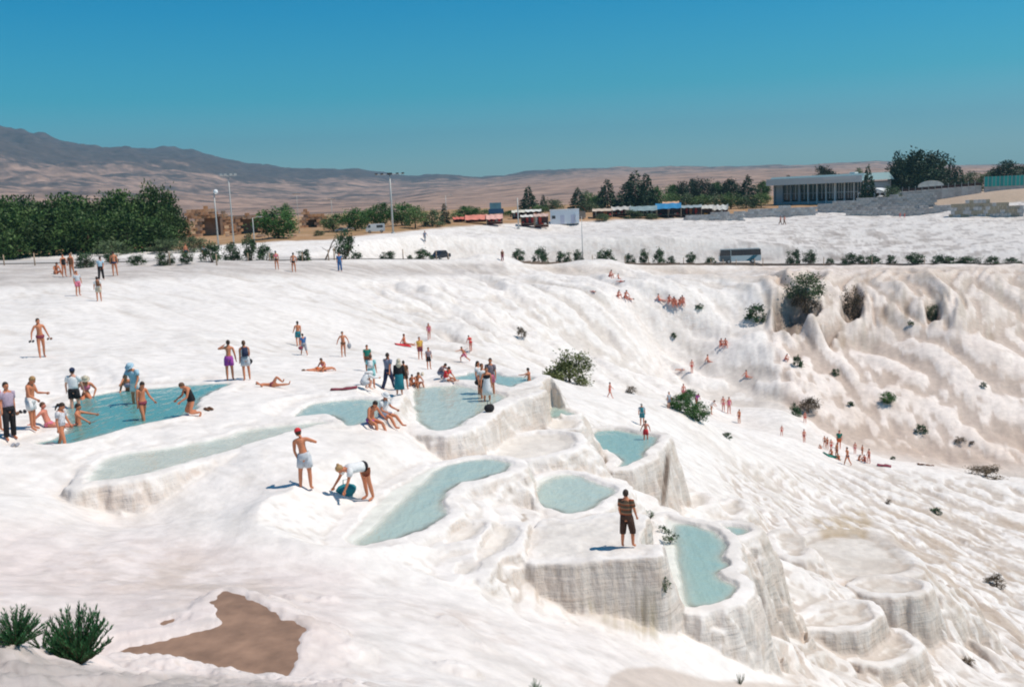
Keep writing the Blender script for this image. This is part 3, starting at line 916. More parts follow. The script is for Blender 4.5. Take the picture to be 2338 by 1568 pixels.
# ---- water
def water_mat():
    m = bpy.data.materials.new('pool_water')
    m.use_nodes = True
    nt = m.node_tree
    b = nt.nodes['Principled BSDF']
    out = nt.nodes['Material Output']
    a = nt.nodes.new('ShaderNodeAttribute')
    a.attribute_name = 'albedo'
    d = nt.nodes.new('ShaderNodeAttribute')
    d.attribute_name = 'milk'
    nt.links.new(a.outputs['Color'], b.inputs['Base Color'])
    b.inputs['Roughness'].default_value = 0.12
    b.inputs['IOR'].default_value = 1.33
    b.inputs['Specular IOR Level'].default_value = 0.5
    tc = nt.nodes.new('ShaderNodeTexCoord')
    n = nt.nodes.new('ShaderNodeTexNoise')
    n.inputs['Scale'].default_value = 2.6
    n.inputs['Detail'].default_value = 3
    mp_ = nt.nodes.new('ShaderNodeMapping')
    mp_.inputs['Scale'].default_value = (1, 0.45, 1)
    nt.links.new(tc.outputs['Object'], mp_.inputs[0])
    nt.links.new(mp_.outputs[0], n.inputs['Vector'])
    bp = nt.nodes.new('ShaderNodeBump')
    bp.inputs['Distance'].default_value = 0.12
    bp.inputs['Strength'].default_value = 0.8
    nt.links.new(n.outputs['Fac'], bp.inputs['Height'])
    nt.links.new(bp.outputs[0], b.inputs['Normal'])
    tr = nt.nodes.new('ShaderNodeBsdfTransparent')
    mx = nt.nodes.new('ShaderNodeMixShader')
    nt.links.new(d.outputs['Fac'], mx.inputs[0])
    nt.links.new(tr.outputs[0], mx.inputs[1])
    nt.links.new(b.outputs[0], mx.inputs[2])
    nt.links.new(mx.outputs[0], out.inputs['Surface'])
    return m
WATER = water_mat()
C_DEEP = np.array([0.10, 0.32, 0.31])
C_SHAL = np.array([0.66, 0.70, 0.61])
for name, D, pts, op in POOLS:
    if op.get('dry') or op.get('plat'):
        continue
    w = POOLW[name]
    # grow a little under the banks, fill with a fine grid clipped to the outline
    x0, x1, y0, y1 = w[:, 0].min() - .4, w[:, 0].max() + .4, w[:, 1].min() - .4, w[:, 1].max() + .4
    st_ = 0.05 if op.get('mud') else 0.14
    nx, ny = int((x1 - x0) / st_) + 2, int((y1 - y0) / st_) + 2
    gx, gy = np.meshgrid(x0 + st_ * np.arange(nx), y0 + st_ * np.arange(ny))
    s = seg_dist(gx, gy, w)
    s = np.where(inpoly(gx, gy, w), -s, s)
    keepv = s < 0.10
    zt = terrain_z(np.arctan2(gx, gy), 0.5 * np.log(gx ** 2 + gy ** 2))
    depth = np.clip(-D - zt, 0, 2)
    if op.get('mud'):
        op['tint'] = 0
    milk = 0.06 + 0.92 * (1 - np.exp(-depth / 0.09))
    tfac = op['tint'] * (1 - np.exp(-depth / 0.16))
    col = C_SHAL * (1 - tfac[..., None]) + C_DEEP * tfac[..., None]
    idx = -np.ones(gx.shape, int)
    idx[keepv] = np.arange(keepv.sum())
    q = np.stack([idx[:-1, :-1], idx[:-1, 1:], idx[1:, 1:], idx[1:, :-1]], -1).reshape(-1, 4)
    q = q[(q >= 0).all(1)]
    me = bpy.data.meshes.new('pool_water')
    co = np.stack([gx[keepv], gy[keepv], np.full(keepv.sum(), -D)], -1)
    me.from_pydata(co.tolist(), [], q.tolist())
    ca_ = me.color_attributes.new('albedo', 'FLOAT_COLOR', 'POINT')
    ca_.data.foreach_set('color', np.concatenate([col[keepv], np.ones((keepv.sum(), 1))], 1).astype(np.float32).ravel())
    fa_ = me.attributes.new('milk', 'FLOAT', 'POINT')
    fa_.data.foreach_set('value', milk[keepv].astype(np.float32))
    if op.get('mud'):
        me.materials.append(mat('muddy_water', (0.30, 0.185, 0.125), rough=0.6, noise=0.32, nscale=2.2, spec=0.25))
        me.name = 'puddle'
        link('puddle', me, kind='structure')
    else:
        me.materials.append(WATER)
        link('pool_water', me, kind='structure')

# ---- road and its kerb
nrm = []
for i in range(len(RD)):
    t = RD[min(i + 1, len(RD) - 1)] - RD[max(i - 1, 0)]
    t = t / np.hypot(t[0], t[1])
    nrm.append((-t[1], t[0]))              # points away from the camera side
nrm = np.array(nrm)
mb_ = MB()
hw = 3.0
vs = []
for p, n in zip(RD, nrm):
    vs += [(p[0] - n[0] * hw, p[1] - n[1] * hw, p[2] + 0.02), (p[0] + n[0] * hw, p[1] + n[1] * hw, p[2] + 0.02)]
mb_.add(vs, [(2 * i, 2 * i + 2, 2 * i + 3, 2 * i + 1) for i in range(len(RD) - 1)])
mb_.obj('road', mat('asphalt', (0.56, 0.52, 0.49), rough=0.9, noise=0.15, nscale=0.6), kind='structure')
mb_ = MB()
i0 = 6 * 6
for i in range(i0, len(RD) - 1):
    a, b = RD[i] - np.array([*nrm[i] * (hw + 1.9), 0]), RD[i + 1] - np.array([*nrm[i + 1] * (hw + 1.9), 0])
    c = (a + b) / 2
    L = math.hypot(b[0] - a[0], b[1] - a[1])
    mb_.box((c[0], c[1], c[2] - 0.1), (L + .02, 0.35, 0.75), math.atan2(b[1] - a[1], b[0] - a[0]))
mb_.obj('kerb', mat('kerb_stone', (0.22, 0.16, 0.12), rough=0.9, noise=0.3, nscale=1.5), kind='structure')

# haze
hz = MB().box((0, 3300, 290), (9600, 7200, 720))
hz.v = [(x, y, -50.0 if z < 0 else 430.0) for x, y, z in hz.v]
hm = bpy.data.materials.new('haze')
hm.use_nodes = True
hm.node_tree.nodes.clear()
ho = hm.node_tree.nodes.new('ShaderNodeOutputMaterial')
hv = hm.node_tree.nodes.new('ShaderNodeVolumePrincipled')
hv.inputs['Color'].default_value = (0.32, 0.66, 0.86, 1)
hv.inputs['Density'].default_value = 0.00016
hv.inputs['Anisotropy'].default_value = 0.2
hm.node_tree.links.new(hv.outputs[0], ho.inputs['Volume'])
haze = hz.obj('haze', hm, kind='stuff', label='thin pale summer haze in the air over the terraces and hills', cat='haze')
# ------------------------------------------------------------------ plants
ORD = ['first','second','third','fourth','fifth','sixth','seventh','eighth','ninth','tenth','eleventh','twelfth','thirteenth','fourteenth','fifteenth','sixteenth','seventeenth','eighteenth','nineteenth','twentieth',
       'twenty-first','twenty-second','twenty-third','twenty-fourth','twenty-fifth','twenty-sixth','twenty-seventh','twenty-eighth','twenty-ninth','thirtieth']
def leaf_mesh(name, pos, axis, size, col, aspect=0.4, seed=0, colvar=0.25, tone=None):
    rs = np.random.RandomState(seed)
    n = len(pos)
    axis = axis / (np.linalg.norm(axis, axis=1, keepdims=True) + 1e-9)
    rnd = rs.normal(size=(n, 3))
    side = np.cross(axis, rnd)
    side /= np.linalg.norm(side, axis=1, keepdims=True) + 1e-9
    sz = (size if np.ndim(size) else np.full(n, size)) * rs.uniform(0.7, 1.3, n)
    a = axis * sz[:, None]
    b = side * (sz * aspect)[:, None]
    v = np.stack([pos - a * .5, pos + b * .5, pos + a * .5, pos - b * .5], 1).reshape(-1, 3)
    me = bpy.data.meshes.new(name)
    me.vertices.add(n * 4)
    me.vertices.foreach_set('co', v.astype(np.float32).ravel())
    me.loops.add(n * 4)
    me.loops.foreach_set('vertex_index', np.arange(n * 4, dtype=np.int32))
    me.polygons.add(n)
    me.polygons.foreach_set('loop_start', np.arange(0, n * 4, 4, dtype=np.int32))
    me.polygons.foreach_set('loop_total', np.full(n, 4, np.int32))
    me.update(calc_edges=True)
    tn = (1 + rs.uniform(-colvar, colvar, n)) * (tone if tone is not None else 1)
    c = np.array(col)[None] * tn[:, None]
    c = np.repeat(np.concatenate([c, np.ones((n, 1))], 1), 4, 0).astype(np.float32)
    at = me.color_attributes.new('albedo', 'FLOAT_COLOR', 'POINT')
    at.data.foreach_set('color', c.ravel())
    return me

def crown_round(seed, n=3800, clumps=46, leaf=0.036, col=(0.06, 0.1, 0.03), cr=0.13, low=0.08, dense=1.0, dome=False):
    rs = np.random.RandomState(seed)
    d = rs.normal(size=(clumps, 3))
    d /= np.linalg.norm(d, axis=1, keepdims=True)
    rad = rs.uniform(0.55, 1.0, clumps)[:, None]
    cc = d * rad * np.array([0.40, 0.40, 0.42]) + np.array([0, 0, 0.5 + low / 2])
    cc[:, 2] = np.clip(cc[:, 2], low + .06, 0.94)
    if dome:
        cc = np.stack([d[:, 0] * rad[:, 0] * .44, d[:, 1] * rad[:, 0] * .44, np.abs(d[:, 2]) * rad[:, 0] * .84 + .06], 1)
    k = rs.randint(0, clumps, n)
    r = rs.normal(size=(n, 3)) * cr * rs.uniform(.5, 1, (clumps, 1))[k] * 0.62
    p = cc[k] + r
    ax = r + rs.normal(size=(n, 3)) * 0.08 + np.array([0, 0, 0.05])
    tone = rs.uniform(0.5, 1.4, clumps)[k]
    p[:, 2] = np.clip(p[:, 2], 0.01, 1.0)
    return leaf_mesh('crown', p, ax, leaf, col, 0.5, seed, 0.25, tone)

def crown_cone(seed, n=3000, leaf=0.035, col=(0.03, 0.05, 0.03), power=0.85, fill=.48):
    rs = np.random.RandomState(seed)
    wh = 15
    P_, T_ = [], []
    for i in range(wh):
        t = 0.08 + 0.9 * i / wh
        R_ = fill * (1 - t) ** power + 0.03
        nb = max(4, int(13 * (1 - t) + 4))
        for j in range(nb):
            a = rs.uniform(0, 2 * math.pi)
            P_.append((math.cos(a), math.sin(a), R_ * rs.uniform(0.75, 1.15), t + rs.uniform(-.02, .02)))
            T_.append(rs.uniform(.7, 1.3))
    P_ = np.array(P_)
    T_ = np.array(T_)
    w = P_[:, 2] + 0.05
    k = rs.choice(len(P_), n, p=w / w.sum())
    q = rs.uniform(0.15, 1, n) ** 0.6
    p = np.stack([P_[k, 0] * P_[k, 2] * q, P_[k, 1] * P_[k, 2] * q, P_[k, 3] - 0.05 * q ** 2], 1) + rs.normal(size=(n, 3)) * 0.022
    ax = np.stack([P_[k, 0], P_[k, 1], np.full(n, -0.1)], 1) + rs.normal(size=(n, 3)) * 0.5
    p[:, 2] = np.clip(p[:, 2], 0.02, 1.0)
    return leaf_mesh('crown', p, ax, leaf, col, 0.5, seed, 0.25, T_[k])

def crown_stems(seed, stems=30, per=40, leaf=0.10, col=(0.05, 0.10, 0.05), spread=0.75, aspect=0.17, start=0.25, jit=0.35):
    rs = np.random.RandomState(seed)
    pos, ax = [], []
    sm = MB()
    for s in range(stems):
        a = rs.uniform(0, 2 * math.pi)
        tilt = rs.uniform(0.02, 1) ** 0.7 * spread
        L = rs.uniform(0.7, 1.0) * (1 - 0.25 * tilt)
        d = np.array([math.cos(a) * math.sin(tilt), math.sin(a) * math.sin(tilt), math.cos(tilt)])
        bend = np.array([math.cos(a), math.sin(a), 0.3]) * 0.10
        b0 = np.array([math.cos(a) * 0.05, math.sin(a) * 0.05, 0])
        pts = []
        for t in (0, 0.35, 0.7, 1.0):
            pts.append(b0 + d * L * t + bend * t * t)
        sm.tube(pts, [0.012, 0.010, 0.007, 0.003], 4, cap=False)
        for i in range(per):
            t = start + (1 - start) * (i + rs.uniform(0, 1)) / per
            p = b0 + d * L * t + bend * t * t
            r = rs.normal(size=3)
            r[2] = abs(r[2]) * .6
            dirn = d * 1.0 + r * jit
            dirn /= np.linalg.norm(dirn)
            pos.append(p + dirn * leaf * 0.5)
            ax.append(dirn)
    return leaf_mesh('foliage', np.array(pos), np.array(ax), leaf, col, aspect, seed, 0.3), sm.mesh('stems', mat('bark', (0.13, 0.09, 0.06), rough=0.95))

LEAF = mat('leaf', rough=0.6, spec=0.25, attr='albedo')
BARK = mat('bark', (0.13, 0.09, 0.06), rough=0.95, noise=0.2, nscale=6)
def trunk_mesh(seed, h=0.55, r=0.03):
    rs = random.Random(seed)
    m = MB()
    m.tube([(0, 0, -0.03), (rs.uniform(-.01, .01), 0, h * .4), (rs.uniform(-.02, .02), rs.uniform(-.02, .02), h)], [r, r * .75, r * .35], 6)
    for i in range(5):
        a = rs.uniform(0, 6.28)
        z = h * rs.uniform(.35, .9)
        L = rs.uniform(.15, .28)
        m.tube([(0, 0, z), (math.cos(a) * L * .6, math.sin(a) * L * .6, z + L * .4), (math.cos(a) * L, math.sin(a) * L, z + L * .9)], [r * .4, r * .25, r * .1], 5, cap=False)
    return m.mesh('trunk', BARK)

PROTO = {}
def protos(kind):
    if kind in PROTO:
        return PROTO[kind]
    out = []
    for i in range(3):
        sd = 11 + i * 17
        if kind == 'pine':
            c = crown_round(sd, 4200, 60, 0.058, (0.065, 0.115, 0.03), 0.15, 0.0)
        elif kind == 'round':
            c = crown_round(sd, 3400, 46, 0.058, (0.065, 0.15, 0.035), 0.15, 0.02)
        elif kind == 'light':
            c = crown_round(sd, 2400, 36, 0.060, (0.14, 0.21, 0.07), 0.15, 0.02)
        elif kind == 'grey':
            c = crown_round(sd, 2400, 36, 0.060, (0.11, 0.15, 0.07), 0.15, 0.0, dome=True)
        elif kind == 'conifer':
            c = crown_cone(sd, 3200, 0.062, (0.038, 0.07, 0.034))
        elif kind == 'dark':
            c = crown_round(sd, 3800, 50, 0.056, (0.034, 0.058, 0.03), 0.145, 0.0)
        elif kind == 'cypress':
            c = crown_cone(sd, 2000, 0.07, (0.033, 0.055, 0.03), 0.5, .42)
        elif kind == 'small':
            c = crown_round(sd, 1000, 20, 0.10, (0.05, 0.10, 0.035), 0.18, 0.0, dome=True)
        elif kind == 'olive':
            c = crown_round(sd, 4600, 44, 0.055, (0.15, 0.17, 0.06), 0.15, 0.0, dome=True)
        elif kind == 'dead':
            c = crown_round(sd, 1700, 26, 0.06, (0.14, 0.10, 0.06), 0.16, 0.0, dome=True)
        out.append((c, trunk_mesh(sd)))
        c.materials.append(LEAF)
    PROTO[kind] = out
    return out
_pc = [0]
def plant(kind, name, u, vt, vb, w, label, cat, group=None, r=None, trunk=True, depthk=1.0, sink=0.0, base=None):
    um = u
    if base is not None:
        p = base
    elif r is not None:
        p = at_range(u, r, vb)
    else:
        p = on_ground(u, vb)
    dist = math.hypot(p.x, p.y)
    zt = ray(u, vt)[2] * dist
    h = max(0.25, zt - p.z)
    wd = w / FOC * dist * (1.32 if trunk else 1.12)
    _pc[0] += 1
    cme, tme = protos(kind)[_pc[0] % 3]
    o = thing(name, (p.x, p.y, p.z - sink * h), (_pc[0] * 2.4) % 6.28, label, cat, group)
    o.scale = (wd, wd * depthk, h * (1 + sink))
    link('crown' if trunk else 'foliage', cme, o)
    if trunk:
        link('trunk', tme, o)
    else:
        link('stem', tme, o)
    return o

GROVE = [(-40,450,90,180),(10,448,95,178),(60,446,90,186),(107,443,90,176),(150,441,85,190),(190,447,90,180),(232,438,90,188),(275,434,95,178),(322,443,90,185),(398,458,62,176)]
for i, (u, vt, w, r) in enumerate(GROVE):
    plant('pine', 'pine_tree', u, vt, 566, w, 'tall dark green pine, %s from the left in the back row of the grove' % ORD[i], 'tree', 'pines of the grove left of the ruins', r=r, sink=.12)
for i, (u, vt, w, r) in enumerate([(27,478,100,158),(120,476,104,159),(205,468,108,158),(290,478,104,160),(352,495,92,156)]):
    plant('pine', 'pine_tree', u, vt, 568, w, 'lower bushy pine, %s from the left along the front edge of the grove' % ORD[i], 'tree', 'pines of the grove left of the ruins', r=r, sink=.25)
plant('pine', 'pine_tree', 371, 408, 566, 62, 'tallest pine of the grove, its narrow top rising above all its neighbours', 'tree', 'pines of the grove left of the ruins', r=180)
for u, vt, vb, w, t in ((256,539,577,72,'grey green bush in front of the middle of the pine grove'),(381,542,577,74,'wide grey green bush at the foot of the tallest pine'),(443,534,566,66,'grey green bush at the right end of the pine grove')):
    plant('grey', 'bush', u, vt, vb, w, t, 'bush', None, r=150, trunk=False)
plant('round', 'broadleaf_tree', 636, 472, 545, 88, 'round green tree standing alone on dry grass right of the ruins', 'tree', r=174)
plant('light', 'broadleaf_tree', 655, 463, 500, 20, 'small treetop behind the lone round green tree', 'tree', r=260)
MIDT = [('light',760,486,516,50,205,'pale green low tree left of the parked white cars'),('round',811,474,522,56,200,'green tree behind the parked white cars'),('light',840,478,522,40,215,'light green tree between the parked cars and the white van'),('round',867,461,520,52,208,'green tree rising behind the white van'),
        ('round',918,461,522,60,210,'broad green tree just right of the tallest lamp post'),('light',948,470,522,48,202,'light green tree, second to the right of the tallest lamp post'),('grey',987,474,522,50,206,'grey green tree left of the small dark cypress'),
        ('cypress',1016,462,510,23,212,'small dark cypress left of the red market awnings'),('light',1040,486,508,30,240,'pale bush behind the left end of the red awnings'),('round',1067,469,500,52,262,'green tree behind the red market awnings'),('light',1110,476,500,50,265,'light green tree behind the middle of the red awnings'),('round',1166,480,500,40,255,'green bush right of the red awnings')]
for k, u, vt, vb, w, r, t in MIDT:
    plant(k, {'cypress': 'cypress_tree'}.get(k, 'broadleaf_tree'), u, vt, vb, w, t, 'tree', r=r)
BACK = [('conifer',1207,422,474,44,300,'dark conifer behind the pole by the market'),('conifer',1240,443,472,20,320,'slim small conifer right of the dark conifer by the market pole'),('grey',1260,452,474,46,310,'grey green tree behind the white market roofs'),('conifer',1319,424,468,38,310,'dark pointed conifer behind the white box building'),
 ('light',1344,431,468,34,320,'pale green tree between two dark conifers behind the market'),('round',1365,446,470,30,315,'small green tree left of the tall conifer pair'),('conifer',1387,405,468,50,310,'dark conifer second tallest left of the big conifer clump'),('conifer',1430,414,466,60,306,'broad conifer forming the left flank of the big conifer clump'),('conifer',1451,386,466,66,300,'tallest conifer of the clump behind the market, its top above the hills'),
 ('conifer',1476,392,466,50,302,'slightly lower conifer leaning on the right of the tallest conifer'),('round',1496,424,466,40,304,'green tree at the right foot of the big conifer clump'),
 ('round',1538,420,462,36,330,'green tree left end of the long tree row behind the blue tarp'),('dark',1572,404,462,46,325,'dark tree with a pointed top in the long tree row'),('dark',1604,408,462,50,322,'broad dark tree in the middle of the long tree row'),('round',1636,414,462,34,330,'small green tree in the gap of the long tree row'),
 ('dark',1666,404,456,44,325,'dark dome shaped tree in the long tree row'),('conifer',1707,396,458,46,320,'dark conifer near the right end of the long tree row'),('round',1740,412,452,30,325,'green tree at the right end of the long tree row'),
 ('dark',1885,373,412,44,345,'dark round tree above the left part of the long restaurant roof'),('conifer',1799,397,418,26,345,'small dark conifer at the left end of the restaurant roof'),('light',1960,384,410,20,350,'thin pale treetop behind the restaurant chimney'),
 ('conifer',1981,371,430,34,272,'dark conifer in front of the right end of the restaurant'),('cypress',2045,338,425,34,300,'tall cypress at the left edge of the biggest tree clump'),('dark',2068,352,428,66,295,'dark tree filling the left half of the biggest tree clump'),('dark',2098,335,428,90,300,'highest broad dark tree of the biggest clump on the right'),
 ('dark',2130,345,428,66,305,'dark tree forming the right flank of the biggest clump'),('cypress',2172,356,410,24,320,'slim tall cypress right of the biggest tree clump'),('conifer',2187,376,410,34,318,'short conifer beside the slim cypress on the right'),('dark',2300,366,408,66,330,'dark rounded tree at the far right above the turquoise fence'),
 ('grey',2215,386,410,44,325,'low grey green tree right of the slim cypress'),('grey',2250,386,410,44,327,'low grey green tree left of the far right dark tree'),('dark',2335,377,405,30,335,'dark tree cut by the right edge of the view')]
for k, u, vt, vb, w, r, t in BACK:
    plant(k, {'cypress': 'cypress_tree', 'conifer': 'conifer_tree'}.get(k, 'broadleaf_tree'), u, vt, vb, w, t, 'tree', r=r)
for i, (u, vt, w) in enumerate([(1530,440,50),(1562,436,50),(1598,440,56),(1634,440,56),(1668,438,56),(1703,438,52),(1737,440,44),(1345,455,50),(1230,466,40)]):
    plant('grey' if i % 2 else 'light', 'shrub', u, vt, 470, w, 'grey green scrub bush below the long tree row, %s from the left' % ORD[i] if i < 7 else ('olive scrub bush behind the left market roofs' if i == 8 else 'olive scrub bush behind the white box building'), 'bush', 'scrub in front of the tree row' if i < 7 else None, r=285, trunk=False)
for u, vt, vb, w, t in ((1374,485,505,34,'green bush standing before the market stalls, nearest the white box building'),(1446,476,499,44,'wide green bush standing before the grey market roofs'),(1487,484,500,28,'small green bush before the red clad stall'),(2033,418,432,46,'low yellow green hedge below the biggest tree clump'),(728,524,538,26,'small dry bush on the slope of dry grass'),(1842,440,462,26,'brown reddish bush before the restaurant windows')):
    plant('grey', 'bush', u, vt, vb, w, t, 'bush', trunk=False, r=None if vb > 450 else 262)

# oleanders along the road
ROADB = [(196,566,611,38),(256,577,603,30),(310,579,605,38),(379,571,605,38),(427,574,603,32),(483,547,599,42),(531,545,598,38),(571,534,598,35),(605,552,597,35),(693,565,594,30),(787,525,594,45),(816,573,594,25),(884,570,597,34),(935,582,597,14),(966,565,597,36),(1099,592,605,25),(1184,568,605,32),
 (1233,560,602,34),(1287,568,602,34),(1320,570,602,24),(1379,565,601,44),(1438,574,600,24),(1470,569,601,24),(1504,562,601,24),(1531,581,601,22),(1576,576,602,26),(1622,584,602,24),
 (1810,563,599,30),(1847,571,601,30),(1895,587,602,18),(1938,571,602,32),(1963,582,602,22),(1991,579,602,34),(2034,577,602,22),(2090,577,604,42),(2141,578,604,28),(2178,581,604,44),(2215,585,604,44),(2264,582,604,28),(2312,585,604,36)]
RDaz = np.arctan2(RD[:, 0], RD[:, 1])
RDr = np.hypot(RD[:, 0], RD[:, 1])
RDz = RD[:, 2]
def road_pt(u, off, v=590):
    az = az_of(u, v)
    r = float(np.interp(az, RDaz, RDr)) + off
    return Vector((r * math.sin(az), r * math.cos(az), float(terrain_z(az, math.log(r)))))
oleo = []
for i in range(3):
    f = crown_round(31 + i, 1500, 24, 0.085, (0.065, 0.115, 0.048), 0.17, 0.0, dome=(i != 1))
    s = crown_stems(31 + i, 12, 1, 0.1)[1]
    f.materials.append(LEAF)
    oleo.append((f, s))
def oleander(u, vt, w, p, label, group, k, name='oleander_bush'):
    dist = math.hypot(p.x, p.y)
    h = max(0.3, ray(u, vt)[2] * dist - p.z)
    wd = w / FOC * dist
    o = thing(name, p, k * 1.7, label, 'bush', group)
    o.scale = (wd * 1.15, wd * 1.15, h)
    link('foliage', oleo[k % 3][0], o)
    link('stems', oleo[k % 3][1], o)
    return o
for i, (u, vt, vb, w) in enumerate(ROADB):
    if i < 12:
        t = 'roadside bush left of the dark car, %s from the row\'s left end' % ORD[i]
    elif i < 17:
        t = 'roadside bush around the dark car, %s from the leaning tall bush' % ORD[i - 12]
    elif i < 27:
        t = 'roadside bush left of the bus, %s away from the bus' % ORD[26 - i]
    else:
        t = 'roadside bush right of the bus, %s away from the bus' % ORD[i - 27]
    if u < 500:
        p = on_ground(u, vb)
    else:
        p = road_pt(u, -3.9)
    oleander(u, vt, w, p, t, 'bushes along the road', i)

# shrubs on the slopes
SLOPE = [('olive',1300,797,872,112,'big loose olive green bush on the crest right of the back pool'),('round',1552,896,938,58,'upper left part of the green bushes hanging over the crest'),('round',1592,915,960,60,'lower right green bush hanging over the crest'),('round',1573,888,915,40,'small green bush behind the crest bushes'),
 ('small',1726,688,730,44,'round dark green bush on a stem left of the cliff'),('grey',1840,609,674,80,'large green brown bush hanging at the cliff top'),('dead',1838,650,712,62,'withered lower part of growth under the large cliff bush'),('dead',1946,645,728,52,'dark brown dead growth hanging from the cliff'),('grey',2127,686,727,28,'bush in the cliff hollow right of the brown growth'),
 ('small',1820,807,836,22,'small green bush below the cliff beside a sunbather'),('small',1906,839,856,20,'tiny green bush on the pale slope below the cliff'),('round',2025,893,920,34,'round green bush alone in the middle of the right slope'),('small',1941,914,926,15,'tiny grey bush left of the round bush on the right slope'),('small',2244,870,883,13,'tiny dark bush far out on the right slope'),
 ('small',1815,917,948,24,'small green bush beside brown dead shrub above the people'),('dead',1845,895,942,52,'brown leafless shrub on the slope above the crowd'),('small',2101,966,987,26,'low green bush on the pink slope at the right'),('small',2079,730,742,13,'tiny bush at the foot of the right cliff'),('small',2038,1040,1049,12,'tiny green tuft right of the crowd'),
 ('dead',2250,1058,1088,78,'wide brown green shrub at the right edge below the pink slope'),('dead',2189,992,1011,26,'sparse brown shrub on the pink slope'),('dead',2219,1004,1014,12,'tiny brown shrub near the right edge'),('small',2136,1156,1172,24,'small green bush on the smooth white slope at right'),('dead',2027,1136,1150,14,'tiny dry tuft on the smooth white slope'),
 ('dead',2275,1306,1338,50,'brown round shrub on the brown streaked slope'),('dead',2209,1498,1512,30,'low brown tuft among the streaks at lower right'),('dead',1440,878,896,30,'sparse grey twiggy shrub on the white slope'),('small',1538,757,770,14,'tiny green bush in a fold of the middle slope'),('small',1659,985,999,24,'low tuft below the crest bushes'),('small',1595,692,704,20,'tiny green bush right of the reclining group'),
 ('dead',1190,738,770,24,'dry twig shrub in a fold above the back pool')]
for k, u, vt, vb, w, t in SLOPE:
    plant(k, 'bush', u, vt, vb, w, t, 'bush', trunk=False, sink=0.08 if k != 'dead' else 0.0)

# leafy oleanders in the foreground
def big_oleander(u, vt, vb, w, seed, label, stems=60, name='oleander_bush', col=(0.045, 0.15, 0.055)):
    p = on_ground(u, vb)
    dist = math.hypot(p.x, p.y)
    h = ray(u, vt)[2] * dist - p.z
    wd = w / FOC * dist
    f, s = crown_stems(seed, int(stems * 1.5), 70, 0.105, col, 1.15, 0.2, 0.1, 0.5)
    f.materials.append(LEAF)
    o = thing(name, (p.x, p.y, p.z - 0.02), 0.4, label, 'bush')
    o.scale = (wd / 1.55, wd / 1.55, h / 1.05)
    link('foliage', f, o)
    link('stems', s, o)
    return o
big_oleander(180, 1368, 1512, 150, 201, 'fresh green oleander in the left foreground, the larger and right one', 80)
big_oleander(35, 1375, 1470, 130, 202, 'fresh green oleander at the left edge of the foreground', 60)
big_oleander(95, 1412, 1478, 60, 206, 'small oleander shoots between the two foreground oleanders', 14)
big_oleander(1222, 1546, 1580, 44, 203, 'green oleander tips poking up at the bottom edge', 14)
big_oleander(1690, 1526, 1560, 26, 204, 'small green weed at the bottom right of the curved wall', 12, 'weed', (0.09, 0.13, 0.06))
def weed(u, vt, vb, w, seed, label, p=None):
    p = p or on_ground(u, vb)
    dist = math.hypot(p.x, p.y)
    h = max(.15, ray(u, vt)[2] * dist - p.z)
    wd = w / FOC * dist
    f = crown_round(seed, 420, 16, 0.10, (0.07, 0.12, 0.05), 0.15, 0.0)
    f.materials.append(LEAF)
    o = thing('weed', p, 0.7 * seed, label, 'plant')
    o.scale = (wd * 1.1, wd * 1.1, h)
    link('foliage', f, o)
    m = MB()
    for i in range(5):
        a = i * 1.3
        m.tube([(0, 0, 0), (.12 * math.cos(a), .12 * math.sin(a), .4), (.3 * math.cos(a), .3 * math.sin(a), .75)], [.015, .01, .006], 4)
    m.obj('stems', BARK, o)
weed(1484, 1163, 1184, 24, 41, 'small green plant at the back right corner of the stone platform')
weed(1530, 1204, 1240, 40, 42, 'leafy green plant between platform and front pool')
weed(1511, 1196, 1216, 22, 43, 'tiny green plant just left of the leafy plant by the front pool')
weed(1519, 1316, 1353, 26, 44, 'green plant hanging at the left edge of the front pool')
